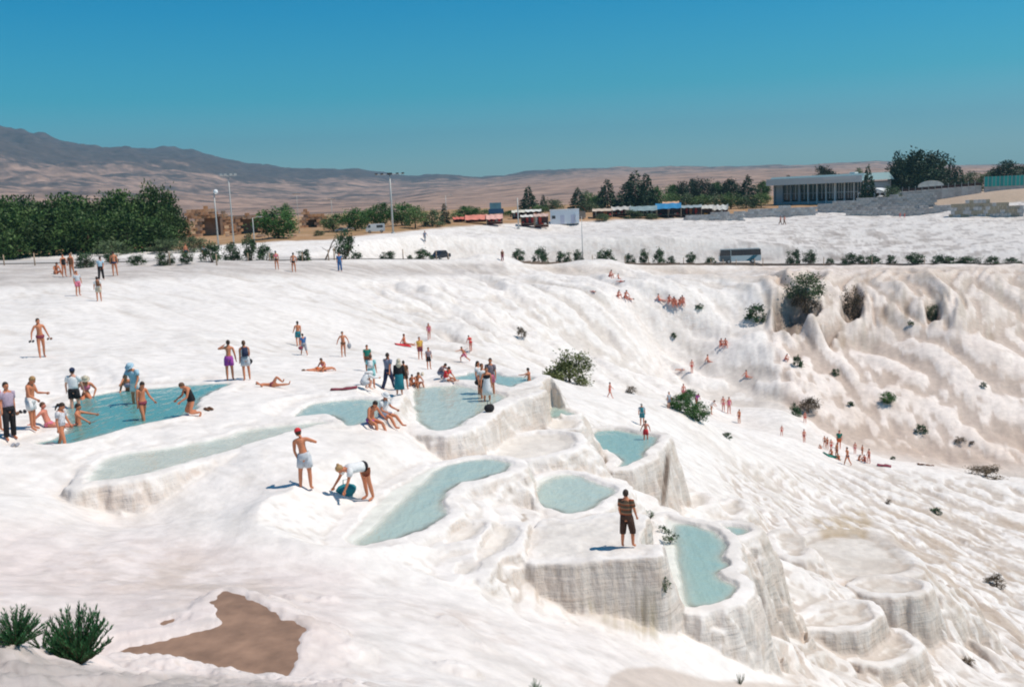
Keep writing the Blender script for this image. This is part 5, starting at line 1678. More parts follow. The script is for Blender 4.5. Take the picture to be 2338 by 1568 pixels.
o, L, z0, z1 = roofbox(2094, 2155, 413, 428, 290, None, '', 'tent_roof', 'tent', 432)
o['label'] = 'white arched tent roof right of the biggest tree clump'
m = MB()
nn = 12
pts = []
for y in (0, 5):
    for i in range(nn):
        t = math.pi * i / (nn - 1)
        pts.append((L / 2 - L / 2 * math.cos(t), y, z0 + (z1 - z0) * math.sin(t) ** .8))
m.add(pts, [(i, i + 1, nn + i + 1, nn + i) for i in range(nn - 1)] + [tuple(range(nn))] + [tuple(nn + i for i in range(nn - 1, -1, -1))])
m.obj('canopy', mat('canvas_white', (.72, .68, .62), rough=.9), o)
for x in (.05, .95):
    MB().tube([(L * x, .2, 0), (L * x, .2, z0 + .2)], .08, 6).obj('post', STEEL, o)
    MB().tube([(L * x, 4.8, 0), (L * x, 4.8, z0 + .2)], .08, 6).obj('post', STEEL, o)
o, L, z0, z1 = roofbox(2246, 2345, 402, 425, 290, None, '', 'turquoise_fence', 'fence', 436)
o['label'] = 'bright turquoise panel fence at the right edge'
MB().box((L / 2, .3, z0 / 2 - .5), (L, .5, z0 + 1)).obj('base_wall', PALE[0], o)
TQ = [mat('turquoise_%d' % i, c, rough=.5) for i, c in enumerate([(.04, .42, .38), (.05, .36, .34), (.06, .48, .42)])]
for i in range(11):
    MB().box((L * (i + .5) / 11, 0, (z0 + z1) / 2), (L / 11 * .96, .1, z1 - z0)).obj('panel', TQ[i % 3], o)
for i in range(12):
    MB().box((L * i / 11, -.08, (z0 + z1) / 2), (.12, .12, z1 - z0 + .2)).obj('post', STEEL, o)
# long low railing terrace
a, b = at_range(2030, 268, 440), at_range(2240, 272, 440)
zz0 = ray(2030, 441)[2] * 268
zz1 = ray(2240, 424)[2] * 272
o = thing('terrace', (a.x, a.y, a.z), math.atan2(b.y - a.y, b.x - a.x), 'pale terrace with dark railing above the grey walls on the right', 'terrace')
L = math.hypot(b.x - a.x, b.y - a.y)
def zl(t): return zz0 + (zz1 - zz0) * t - a.z
m = MB()
for i in range(14):
    t0, t1 = i / 14, (i + 1) / 14
    h_ = zl((t0 + t1) / 2)
    MB().box((L * (t0 + t1) / 2, 2.0, h_ / 2 - 1.0), (L / 14 - .02, 4, h_ + 2.0)).obj('wall_panel', PALE[i % 3], o)
    MB().box((L * (t0 + t1) / 2, .05, h_ + .75), (L / 14, .08, .1)).obj('rail', DARKM, o)
    MB().box((L * (t0 + t1) / 2, .6, h_ + .38), (L / 14 * .9, .5, .6)).obj('planter', mat('planter_dark', (.09, .05, .045), rough=.9), o)
    MB().tube([(L * t0, .05, h_), (L * t0, .05, h_ + 1.15)], .06, 6).obj('post', STEEL, o)
# parasols and chairs hinted on the restaurant terrace
for i, (u, c) in enumerate(((2036, (.5, .5, .48)), (2052, (.42, .42, .42)), (2010, (.5, .48, .45)))):
    p = at_range(u, 266, 452)
    h_ = ray(u, 446)[2] * 266 - p.z
    o = thing('parasol', p, 0, ['grey parasol on the terrace right of the pavilion', 'darker parasol farthest right of the pavilion', 'parasol right beside the arched pavilion'][i], 'parasol')
    MB().tube([(0, 0, 0), (0, 0, h_)], .04, 6).obj('pole', STEEL, o)
    MB().tube([(0, 0, h_ - .35), (0, 0, h_)], [1.1, .05], 8).obj('canopy', mat('parasol_%d' % i, c, rough=.9), o)

# ------------------------------------------------------------------ people
SK = {'tan': mat('skin_tan', (0.60, 0.225, 0.115), rough=0.55, spec=0.3), 'red': mat('skin_sunburnt', (0.68, 0.25, 0.17), rough=0.55, spec=0.3), 'dark': mat('skin_brown', (0.40, 0.155, 0.085), rough=0.55, spec=0.3), 'pale': mat('skin_pale', (0.70, 0.36, 0.25), rough=0.55, spec=0.3)}
HAIRC = {'dark': (0.045, 0.028, 0.02), 'brown': (0.13, 0.065, 0.035), 'fair': (0.42, 0.25, 0.11), 'grey': (0.35, 0.32, 0.29)}
CL = dict(white=(0.78, 0.77, 0.76), black=(0.03, 0.028, 0.03), navy=(0.035, 0.045, 0.09), purple=(0.36, 0.08, 0.36), lilac=(0.46, 0.36, 0.44), teal=(0.03, 0.20, 0.24), aqua=(0.30, 0.62, 0.62), paleblue=(0.42, 0.58, 0.68), greyblue=(0.22, 0.25, 0.33), grey=(0.33, 0.33, 0.36), red=(0.66, 0.05, 0.06),
          pink=(0.70, 0.20, 0.28), yellow=(0.75, 0.45, 0.10), green=(0.03, 0.20, 0.15), brown=(0.17, 0.085, 0.05), maroon=(0.25, 0.06, 0.08), beige=(0.6, 0.52, 0.40), blue=(0.06, 0.16, 0.36), dkbrown=(0.07, 0.04, 0.03), orange=(0.6, 0.15, 0.05), ltgrey=(0.55, 0.57, 0.6), plaid=(0.30, 0.24, 0.26), skyblue=(0.35, 0.6, 0.8))
def cloth(c):
    if c == 'stripes':
        m = MATS.get('striped_shirt')
        if m: return m
        m = mat('striped_shirt', (0.2, 0.1, 0.05), rough=0.9)
        nt = m.node_tree
        tc = nt.nodes.new('ShaderNodeTexCoord')
        sp = nt.nodes.new('ShaderNodeSeparateXYZ')
        mt = nt.nodes.new('ShaderNodeMath'); mt.operation = 'MULTIPLY'; mt.inputs[1].default_value = 7.0
        fr = nt.nodes.new('ShaderNodeMath'); fr.operation = 'FRACT'
        rp = nt.nodes.new('ShaderNodeValToRGB'); rp.color_ramp.interpolation = 'CONSTANT'
        cs = [(0, (.10, .07, .04)), (.25, (.33, .08, .035)), (.5, (.25, .175, .10)), (.72, (.10, .065, .045))]
        while len(rp.color_ramp.elements) < 4: rp.color_ramp.elements.new(.5)
        for e, (p, cc) in zip(rp.color_ramp.elements, cs):
            e.position = p; e.color = (*cc, 1)
        nt.links.new(tc.outputs['Object'], sp.inputs[0]); nt.links.new(sp.outputs['Z'], mt.inputs[0]); nt.links.new(mt.outputs[0], fr.inputs[0]); nt.links.new(fr.outputs[0], rp.inputs[0])
        nt.links.new(rp.outputs[0], nt.nodes['Principled BSDF'].inputs['Base Color'])
        return m
    if c in ('floral', 'plaid', 'lilac'):
        m = MATS.get('patterned_' + c)
        if m: return m
        base = {'floral': (0.62, 0.60, 0.62), 'plaid': (0.28, 0.22, 0.24), 'lilac': (0.44, 0.34, 0.42)}[c]
        return mat('patterned_' + c, base, rough=0.9, noise=0.5 if c != 'lilac' else .2, nscale=16)
    return mat('cloth_' + c, CL[c], rough=0.9, spec=0.1, noise=0.12, nscale=12)

def R_(deg): return math.radians(deg)
def fk(p):
    J = {}
    ln, sd = R_(p.get('lean', 0)), R_(p.get('side', 0))
    def up(a, b): return Vector((math.sin(b), -math.sin(a) * math.cos(b), math.cos(a) * math.cos(b)))
    curl = R_(p.get('curl', 0))
    d0 = up(ln * 0.6 if p.get('hinge') is None else ln, sd)
    d1 = up(ln + curl, sd)
    pel = Vector((0, 0, 0))
    J['pel'] = pel
    J['waist'] = pel + d0 * 0.14
    J['chest'] = J['waist'] + d1 * 0.24
    J['neck'] = J['chest'] + d1 * 0.155
    hd = up(ln + curl + R_(p.get('head', 0)), sd + R_(p.get('hside', 0)))
    J['head'] = J['neck'] + hd * 0.145
    J['hdir'] = hd
    J['tdir'] = d1
    tw = R_(p.get('twist', 0))
    sx = Vector((math.cos(sd) * math.cos(tw), math.sin(tw), -math.sin(sd)))
    for s, n in ((-1, 'L'), (1, 'R')):
        a, b, e, b2 = (list(p.get('arm' + n, (4, 10, 10, 4))) + [0] * 4)[:4]
        sh = J['chest'] + d1 * 0.095 + sx * s * 0.175
        def dn(a, b): return Vector((s * math.sin(R_(b)), -math.sin(R_(a)) * math.cos(R_(b)), -math.cos(R_(a)) * math.cos(R_(b))))
        el = sh + dn(a, b) * 0.285
        fd = dn(a + e, b2)
        wr = el + fd * 0.245
        J['sh' + n], J['el' + n], J['wr' + n], J['ha' + n] = sh, el, wr, wr + fd * 0.085
        J['fd' + n] = fd
        la, lb, k = p.get('leg' + n, (0, 3, 2))
        hp = pel + Vector((s * 0.085, 0, -0.03))
        td = Vector((s * math.sin(R_(lb)), -math.sin(R_(la)) * math.cos(R_(lb)), -math.cos(R_(la)) * math.cos(R_(lb))))
        kn = hp + td * 0.43
        lb2 = lb * (0.3 if k < 60 else 1)
        sdn = Vector((s * math.sin(R_(lb2)), -math.sin(R_(la - k)) * math.cos(R_(lb2)), -math.cos(R_(la - k)) * math.cos(R_(lb2))))
        an = kn + sdn * 0.41
        ft = p.get('foot', None)
        fdv = Vector((s * .15, -1, -0.25)) if ft is None else Vector((0, -math.cos(R_(ft)), math.sin(R_(ft))))
        J['hp' + n], J['kn' + n], J['an' + n] = hp, kn, an
        J['to' + n] = an + fdv.normalized() * 0.17 + Vector((0, 0, -0.03))
    rot_ = p.get('roll')
    if rot_:
        M = Matrix.Rotation(R_(rot_[0]), 3, 'X') @ Matrix.Rotation(R_(rot_[1]), 3, 'Y')
        for k_ in J:
            J[k_] = M @ J[k_]
    lo = p.get('base')
    if lo is None:
        zs = min(min(J['anL'].z, J['anR'].z) - 0.065, min(J['toL'].z, J['toR'].z) - 0.02)
        if p.get('seat'):
            zs = min(zs if p['seat'] == 1 else 9, J['pel'].z - 0.115)
            if p['seat'] == 2: zs = J['pel'].z - 0.115
    else:
        zs = min(J[b].z for b in lo) - 0.09
    off = Vector((0, 0, -zs))
    for k_ in J:
        if k_ not in ('hdir', 'tdir', 'fdL', 'fdR'):
            J[k_] = J[k_] + off
    return J

POSES = dict(
 stand=dict(legL=(2, 4, 3), legR=(-2, 4, 3)),
 relaxed=dict(legL=(8, 6, 14), legR=(-3, 3, 2), armL=(8, 14, 18, 4), armR=(2, 12, 14, 2)),
 walk=dict(lean=5, legL=(22, 3, 6), legR=(-16, 3, 14), armL=(-18, 9, 12, 4), armR=(20, 9, 18, 4)),
 walk2=dict(lean=5, legL=(-16, 3, 14), legR=(22, 3, 6), armL=(20, 9, 18, 4), armR=(-18, 9, 12, 4)),
 carry=dict(lean=2, legL=(12, 4, 4), legR=(-9, 4, 6), armL=(3, 24, 8, 14), armR=(3, 28, 8, 18)),
 brow=dict(legL=(2, 3, 2), legR=(-2, 3, 2), armR=(60, 70, 120, -60), armL=(0, 14, 14, 6)),
 lookdown=dict(lean=8, head=28, legL=(4, 4, 3), legR=(-2, 4, 3), armL=(12, 10, 60, -4), armR=(12, 10, 60, -4)),
 lookdown2=dict(lean=6, head=25, legL=(20, 4, 12), legR=(-14, 4, 8), armL=(-5, 10, 12, 3), armR=(14, 10, 22, 3)),
 hips=dict(legL=(0, 8, 2), legR=(0, 8, 2), armL=(-12, 42, 60, -45), armR=(-12, 42, 60, -45)),
 redcap=dict(lean=4, side=11, hside=5, head=10, legL=(4, 7, 8), legR=(2, 14, 4), armR=(0, 2, 12, -16), armL=(12, 66, 78, -40)),
 bend=dict(lean=88, hinge=1, head=-15, legL=(-10, 4, -2), legR=(-12, 4, 0), armL=(28, 8, 12, 0), armR=(20, 8, 8, 0)),
 lean30=dict(lean=35, head=20, legL=(8, 4, 10), legR=(-6, 4, 6), armL=(38, 14, 10, 4), armR=(15, 8, 20, 2)),
 sitedge=dict(lean=12, curl=14, head=20, seat=2, legL=(82, 6, 72), legR=(80, 10, 60), armL=(16, 14, 40, -6), armR=(16, 14, 40, -6)),
 sitedge2=dict(lean=6, curl=10, head=12, seat=2, legL=(84, 8, 56), legR=(80, 14, 44), armL=(20, 14, 55, -10), armR=(20, 14, 55, -10), foot=10),
 sitground=dict(lean=10, curl=16, head=8, seat=2, legL=(118, 8, 112), legR=(112, 12, 106), armL=(38, 12, 40, -10), armR=(38, 12, 40, -10)),
 sitlegs=dict(lean=-14, curl=8, head=14, seat=2, legL=(88, 5, 4), legR=(84, 5, 10), armL=(-38, 16, 6, 10), armR=(-38, 16, 6, 10), foot=70),
 sitlegs2=dict(lean=14, curl=14, head=10, seat=2, legL=(88, 10, 4), legR=(100, 6, 40), armL=(50, 12, 10, 0), armR=(40, 12, 20, 0), foot=60),
 kneel=dict(lean=12, curl=12, head=32, legL=(28, 9, 112), legR=(22, 9, 108), armL=(22, 10, 40, -10), armR=(18, 8, 42, -10), base=('knL', 'knR', 'anL', 'anR'), foot=-60),
 crouch=dict(lean=30, curl=14, head=10, legL=(105, 10, 135), legR=(100, 10, 130), armL=(55, 8, 20, 0), armR=(50, 8, 20, 0)),
 run=dict(lean=28, head=-8, legL=(55, 4, 62), legR=(-32, 4, 22), armL=(75, 20, 6, 10), armR=(-50, 14, 20, 10)),
 recline=dict(lean=-30, curl=14, head=20, seat=2, legL=(88, 4, 3), legR=(86, 6, 6), armL=(-38, 20, 2, 14), armR=(-10, 10, 60, 0), foot=40),
 lie=dict(legL=(0, 4, 0), legR=(0, 5, 0), armL=(0, 14, 0, 12), armR=(0, 14, 0, 12), roll=(90, 0), base=('pel', 'chest', 'head')),
 lieknee=dict(lean=4, legL=(0, 4, 0), legR=(62, 4, 108), armL=(10, 60, 120, 10), armR=(0, 14, 0, 12), roll=(-90, 0), base=('pel', 'chest', 'head')),
 lieback=dict(legL=(0, 3, 0), legR=(30, 3, 60), armL=(0, 14, 0, 12), armR=(0, 14, 0, 12), roll=(-90, 0), base=('pel', 'chest', 'head')),
 bather=dict(lean=4, head=8, legL=(40, 8, 60), legR=(30, 8, 50), armL=(55, 24, 10, 18), armR=(75, 20, 8, 10)),
)

JOBS = []
def skin_job(o, verts, edges, radii, mats, extra, sub=1):
    me = bpy.data.meshes.new('body')
    me.from_pydata(verts, edges, [])
    o.data = me
    sk = o.modifiers.new('s', 'SKIN')
    sk.use_smooth_shade = True
    for i, r in enumerate(radii):
        me.skin_vertices[0].data[i].radius = (r if isinstance(r, tuple) else (r, r))
        me.skin_vertices[0].data[i].use_root = (i == 0)
    ss = o.modifiers.new('u', 'SUBSURF')
    ss.levels = sub
    ss.render_levels = sub
    JOBS.append((o, mats, extra))

def body(o, J, skin, det):
    V_, E_, Rr = [], [], []
    def av(p, r):
        V_.append(tuple(p)); Rr.append(r); return len(V_) - 1
    def ch(a, pts):
        for p, r in pts:
            r = tuple(q * 1.16 for q in r) if isinstance(r, tuple) else r * 1.16
            b = av(p, r)
            E_.append((a, b))
            a = b
        return a
    pe = av(J['pel'], (0.115, 0.10))
    wa = ch(pe, [(J['waist'], (0.115, 0.085))])
    cst = ch(wa, [(J['chest'], (0.135, 0.095))])
    top = ch(cst, [(J['chest'] + J['tdir'] * 0.09, (0.10, 0.075))])
    ch(top, [(J['neck'] + J['tdir'] * 0.0, 0.05), (J['head'], 0.048)])
    for s in 'LR':
        sh, el, wr, ha = J['sh' + s], J['el' + s], J['wr' + s], J['ha' + s]
        ch(top, [(sh, 0.055), (sh.lerp(el, .5), 0.045), (el, 0.036), (el.lerp(wr, .4), 0.034), (wr, 0.024), (ha, (0.035, 0.02))])
        hp, kn, an, to = J['hp' + s], J['kn' + s], J['an' + s], J['to' + s]
        ch(pe, [(hp + (kn - hp) * .08, 0.088), (hp.lerp(kn, .5), 0.072), (kn, 0.052), (kn.lerp(an, .35), 0.053), (an, 0.034), (to, (0.038, 0.022))])
    ex = MB()
    h = J['head']
    hd = J['hdir'].normalized()
    q = Vector((0, 0, 1)).rotation_difference(hd).to_matrix().to_4x4()
    M = Matrix.Translation(h) @ q
    b = MB().ball((0, 0, 0.01), 0.1, 12, 9, (0.78, 0.96, 1.14))
    # jaw narrows, chin forward
    b.v = [(x * (1 - max(0, -z) * 2.2), y * (1 - max(0, -z) * 1.2) - max(0, -z) * 0.25, z) for x, y, z in b.v]
    if det:
        b.tube([(0, -0.085, 0.03), (0, -0.115, -0.012), (0, -0.09, -0.02)], [0.008, 0.016, 0.008], 5)
        for s in (-1, 1):
            b.ball((s * 0.079, 0.008, 0.0), 0.024, 6, 5, (.4, .7, 1.2))
            for k in range(5):
                pass
        b.cur = 1
        for s in (-1, 1):
            b.ball((s * 0.032, -0.088, 0.022), 0.010, 6, 4)
        b.box((0, -0.098, -0.052), (0.04, 0.012, 0.008))
        b.cur = 0
    b.xf(M)
    ex.add(b.v, b.f)
    ex.mi = b.mi[:]
    if det:
        for s in 'LR':
            wr, ha, fd = J['wr' + s], J['ha' + s], J['fd' + s].normalized()
            sx = Vector((1, 0, 0))
            ac = fd.cross(sx)
            ac = ac.normalized() if ac.length > .1 else Vector((0, 0, 1))
            sg = 1 if s == 'L' else -1
            wd = ac
            pn = fd.cross(wd)
            for k, (o_, L) in enumerate(((-0.03, .07), (-0.010, .082), (0.010, .078), (0.028, .060))):
                p0 = ha + wd * o_ - fd * 0.02
                p1 = p0 + fd * L * .55 + pn * sg * .006
                p2 = p1 + fd * L * .4 + pn * sg * .022
                ex.cur = 0
                ex.tube([p0, p1, p2], [.011, .010, .007], 5)
            p0 = wr.lerp(ha, .45) - wd * .025
            ex.tube([p0, p0 + fd * .035 - wd * .025, p0 + fd * .07 - wd * .022], [.013, .011, .008], 5)
    skin_job(o, V_, E_, Rr, [SK[skin], mat('face_dark', (0.05, 0.02, 0.015))], ex)

def garments(o, J, wear, hair, det):
    t = J['tdir']
    def leg_tube(m, s, frac, r0, r1, shin=0.0):
        hp, kn, an = J['hp' + s], J['kn' + s], J['an' + s]
        if shin > 0:
            e = kn.lerp(an, shin)
            m.tube([hp + (hp - kn) * .06, hp.lerp(kn, .5), kn, e], [r0, (r0 + r1) / 2, r1, r1 * .92], 9)
        else:
            m.tube([hp + (hp - kn) * .10, hp.lerp(kn, frac * .5), hp.lerp(kn, frac)], [r0, (r0 + r1) / 2, r1], 9)
    for w, c in wear.items():
        m = MB()
        mt_ = cloth(c)
        if w == 'shirt' or w == 'tee':
            m.tube([J['pel'] + t * 0.03, J['waist'] + t * .03, J['chest'], J['chest'] + t * .085, J['neck'] - t * .01], [(.178, .145), (.168, .132), (.20, .142), (.18, .118), (.07, .065)], 12)
            for s in 'LR':
                sh, el = J['sh' + s], J['el' + s]
                e = sh.lerp(el, .6)
                m.tube([sh + (J['chest'] - sh) * .35 + t * .02, sh, e], [.08, .084, .072], 8)
            m.obj('shirt', mt_, o, True)
        elif w == 'longshirt':
            m.tube([J['pel'] - t * 0.03, J['waist'], J['chest'], J['chest'] + t * .085, J['neck'] - t * .01], [(.19, .155), (.17, .136), (.20, .142), (.18, .115), (.065, .06)], 12)
            for s in 'LR':
                sh, el, wr = J['sh' + s], J['el' + s], J['wr' + s]
                m.tube([sh + (J['chest'] - sh) * .3, sh, el, wr], [.08, .08, .064, .052], 8)
            m.obj('shirt', mt_, o, True)
        elif w in ('top', 'vest'):
            m.tube([J['waist'] + t * (.0 if w == 'vest' else .12), J['chest'] - t * .02, J['chest'] + t * .07], [(.156, .126), (.176, .142), (.15, .12)], 12)
            m.obj('top', mt_, o, True)
        elif w == 'swimsuit':
            m.tube([J['pel'] - t * .05, J['pel'] + t * .03, J['waist'], J['chest'], J['chest'] + t * .06], [(.14, .115), (.182, .152), (.152, .122), (.17, .136), (.145, .115)], 12)
            m.obj('swimsuit', mt_, o, True)
        elif w == 'trunks':
            m.tube([J['pel'] - t * .085, J['pel'] - t * .02, J['pel'] + t * .07], [(.13, .115), (.185, .152), (.172, .138)], 12)
            m.obj('trunks', mt_, o, True)
        elif w in ('shorts', 'longshorts', 'trousers'):
            m.tube([J['pel'] - t * .07, J['pel'], J['waist'] - t * .02], [(.175, .15), (.19, .158), (.165, .132)], 12)
            for s in 'LR':
                if w == 'shorts': leg_tube(m, s, .62, .118, .112)
                elif w == 'longshorts': leg_tube(m, s, 1, .118, .098, .18)
                else: leg_tube(m, s, 1, .118, .085, .93)
            m.obj('trousers' if w == 'trousers' else 'shorts', mt_, o, True)
        elif w in ('skirt', 'dress', 'longskirt'):
            kn = (J['knL'] + J['knR']) / 2
            an = (J['anL'] + J['anR']) / 2
            end = kn.lerp(an, .5 if w == 'longskirt' else .15)
            pts = [J['waist'], J['pel'], J['pel'].lerp(end, .5), end]
            rr = [(.16, .125), (.195, .16), (.22, .19), (.25, .21)]
            if w == 'dress':
                pts = [J['chest'] + t * .07, J['chest']] + pts
                rr = [(.13, .10), (.165, .125)] + rr
            m.tube(pts, rr, 14)
            m.obj('dress' if w == 'dress' else 'skirt', mt_, o, True)
        elif w == 'backpack':
            M = Matrix.Translation(J['chest'] - t * .05) @ Vector((0, 0, 1)).rotation_difference(t).to_matrix().to_4x4()
            m.box((0, .17, 0), (.27, .14, .38), top=(.8, .8))
            m.box((0, .255, -.05), (.2, .05, .18))
            for s in (-1, 1):
                m.tube([(s * .1, .12, .17), (s * .11, -.01, .20), (s * .11, -.12, .06), (s * .11, .05, -.14)], .018, 5)
            m.xf(M)
            m.obj('backpack', mt_, o, True)
    hd = J['hdir'].normalized()
    M = Matrix.Translation(J['head']) @ Vector((0, 0, 1)).rotation_difference(hd).to_matrix().to_4x4()
    hm_, hat = hair
    hmat = mat('hair_' + hm_, HAIRC[hm_], rough=0.6)
    m = MB().ball((0, 0.012, 0.028), 0.108, 12, 8, (0.82, 0.98, 1.08))
    m.v = [(x, (y if z > 0.045 else max(y, -0.02 - (0.0 if z > 0.02 else -0.045))), max(z, -0.05)) for x, y, z in m.v]
    if 'long' in wear or hat == 'long':
        m.tube([(0, .07, 0), (0, .09, -.10), (0, .10, -.24)], [(.085, .05), (.085, .045), (.06, .03)], 10)
    if hat == 'ponytail':
        m.tube([(0, .09, .04), (0, .15, .0), (0, .16, -.14), (0, .14, -.24)], [.03, .04, .035, .012], 8)
    if hat == 'bun':
        m.ball((0, .10, .09), .045, 8, 6)
    m.xf(M)
    m.obj('hair', hmat, o, True)
    if hat and hat not in ('long', 'ponytail', 'bun'):
        kind, c = hat.split(':')
        m = MB()
        if kind == 'cap':
            m.ball((0, 0.008, 0.055), 0.117, 12, 7, (0.86, 1.0, .85))
            m.v = [(x, y, max(z, 0.035)) for x, y, z in m.v]
            m.tube([(0, -.06, .045), (0, -.19, .035)], [(.08, .012), (.06, .008)], 8)
        elif kind == 'hat':
            m.ball((0, 0.005, 0.06), 0.118, 12, 7, (0.88, 1.0, .85))
            m.v = [(x, y, max(z, 0.03)) for x, y, z in m.v]
            m.tube([(0, 0, .028), (0, 0, .045)], [(.165, .175), (.13, .14)], 14)
        elif kind == 'scarf':
            m.ball((0, 0.012, 0.02), 0.128, 12, 9, (0.86, 1.0, 1.05))
            m.tube([(0, .04, -.04), (0, .09, -.14), (0, .11, -.34)], [(.10, .08), (.15, .07), (.03, .02)], 12)
        m.xf(M)
        m.obj({'cap': 'cap', 'hat': 'hat', 'scarf': 'headscarf'}[kind], cloth(c), o, True)

POOLD = {n: D for n, D, _, _ in POOLS}
PEOPLE = []
def person(u, v, h, pose, yaw, wear, label, skin='tan', hair=('dark', None), pool=None, sub=0.0, rng=None, dz=0.0, group=None, tweak=None, r=None):
    if pool:
        q = xyz(u, v, POOLD[pool])
        p = Vector((q[0], q[1], q[2]))
    elif r is not None:
        p = at_range(u, r, v)
    else:
        p = on_ground(u, v)
    dist = math.hypot(p.x, p.y)
    s = h / FOC * dist / 1.71
    if pool:
        p.z -= sub * s
    p.z += dz * s - 0.012 * s
    pr = dict(POSES[pose])
    jr = random.Random(int(u * 7 + v))
    for k_ in ('armL', 'armR', 'legL', 'legR'):
        if k_ in pr and pose not in ('kneel', 'bend', 'lie', 'brow', 'redcap'):
            q_ = 9 if k_[0] == 'a' else 3
            pr[k_] = tuple(a_ + jr.uniform(-q_, q_) for a_ in pr[k_])
    pr['side'] = pr.get('side', 0) + jr.uniform(-3, 3)
    if tweak: pr.update(tweak)
    J = fk(pr)
    o = bpy.data.objects.new('person', None)
    COL.objects.link(o)
    o.location = p
    o.rotation_euler = (0, 0, R_(yaw) - math.atan2(p.x, p.y))
    o.scale = (s, s, s)
    tag(o, label, 'person', group)
    det = h >= 70
    b = bpy.data.objects.new('body', bpy.data.meshes.new('body'))
    COL.objects.link(b)
    b.parent = o
    body(b, J, skin, det)
    garments(o, J, wear, hair, det)
    W = Matrix.Translation(p) @ Matrix.Rotation(o.rotation_euler.z, 4, 'Z') @ Matrix.Scale(s, 4)
    JW = {k: W @ J[k] for k in J if k not in ('hdir', 'tdir', 'fdL', 'fdR')}
    PEOPLE.append((o, JW, s))
    return JW, s, o

def finish_people():
    bpy.context.view_layer.update()
    dg = bpy.context.evaluated_depsgraph_get()
    res = []
    for o, mats_, ex in JOBS:
        res.append(bpy.data.meshes.new_from_object(o.evaluated_get(dg)))
    for (o, mats_, ex), me in zip(JOBS, res):
        o.modifiers.clear()
        nv, npol = len(me.vertices), len(me.polygons)
        bm = bmesh.new()
        bm.from_mesh(me)
        vs = [bm.verts.new(p) for p in ex.v]
        for f, mi in zip(ex.f, ex.mi):
            try:
                ff = bm.faces.new([vs[i] for i in f])
                ff.material_index = mi
                ff.smooth = True
            except ValueError:
                pass
        me2 = bpy.data.meshes.new('body')
        bm.to_mesh(me2)
        bm.free()
        bpy.data.meshes.remove(me)
        for m_ in mats_:
            me2.materials.append(m_)
        o.data = me2

# ---- left pool
jw, s, _ = person(97, 816, 81, 'carry', 10, dict(trunks='maroon'), 'bare chested man walking alone on the left slope, shoes in both hands')
HELD = [('shoes', jw['haL'], s, 'black', 'dark shoe held in the left hand of the lone walking man'), ('shoes', jw['haR'], s, 'brown', 'brown shoe held in the right hand of the lone walking man')]
person(526, 868, 88, 'brow', 175, dict(shorts='purple'), 'bare backed man in purple shorts shading his eyes beside the left pool')
jw, s, _ = person(563, 868, 88, 'relaxed', 190, dict(vest='white', shorts='ltgrey', backpack='navy'), 'woman with dark backpack and white shorts beside the man in purple', 'tan', ('brown', None))
HELD.append(('bag', jw['haL'], s, 'black', 'dark shoulder bag held by the woman in white shorts'))
jw, s, _ = person(27, 1002, 117, 'relaxed', 25, dict(tee='lilac', trousers='black'), 'man in mauve short sleeved shirt and black trousers at the left edge', 'tan', ('dark', None))
HELD.append(('shoes', jw['haR'], s, 'brown', 'brown shoes held by the man in the mauve shirt'))
jw, s, _ = person(-6, 985, 104, 'stand', 150, dict(tee='red', shorts='ltgrey'), 'person in red cut off by the left edge behind the man in mauve', 'tan', ('dark', 'cap:red'))
HELD.append(('plastic_bag', jw['haR'], s, 'white', 'white plastic bag hanging at the left edge of the view'))
person(77, 981, 113, 'lookdown', 60, dict(shorts='white'), 'bare chested blond boy in white shorts looking down by the left pool', 'tan', ('fair', None))
person(112, 974, 102, 'recline', 68, dict(trunks='pink'), 'sunburnt person reclining on an arm at the left pool shore', 'red', ('brown', None), tweak=dict(armL=(-46, 24, 4, 20)))
person(143, 1013, 108, 'lookdown2', 62, dict(shirt='floral'), 'woman with ponytail and white patterned shirt wading at the near pool edge', 'tan', ('dark', 'ponytail'), 'A', 0.30)
person(178, 970, 104, 'bather', 70, dict(), 'swimmer showing only head and shoulders in the left pool', 'tan', ('dark', None), 'A', 0.90)
person(172, 931, 101, 'relaxed', 165, dict(tee='white', shorts='black'), 'man in white shirt, black shorts and dark cap wading with his back turned', 'pale', ('dark', 'cap:navy'), 'A', 0.30)
person(197, 912, 98, 'sitedge', 0, dict(top='pink'), 'person with pale hat and pink top seated at the far edge of the left pool', 'tan', ('grey', 'hat:beige'), dz=0.05, tweak=dict(lean=2, armL=(-8, 36, 40, -20), armR=(-8, 36, 40, -20)))
person(297, 900, 96, 'sitedge', -20, dict(top='lilac'), 'woman seated on the far pool rim beside the person in light blue', 'tan', ('brown', None))
person(314, 921, 104, 'lean30', -30, dict(shirt='paleblue', shorts='white'), 'person in light blue shirt and blue hat bending over the far pool rim', 'tan', ('brown', 'hat:paleblue'), 'A', 0.2, tweak=dict(lean=18))
person(328, 958, 103, 'lookdown2', 35, dict(trunks='maroon'), 'bare chested man in small dark trunks striding through the left pool', 'tan', ('dark', None), 'A', 0.30)
person(440, 946, 104, 'kneel', -72, dict(swimsuit='black'), 'woman in black swimsuit kneeling at the near rim of the left pool', 'tan', ('brown', None))
person(621, 882, 78, 'lieknee', 78, dict(trunks='maroon'), 'sunbather lying with one knee raised right of the left pool', 'tan', ('dark', None))
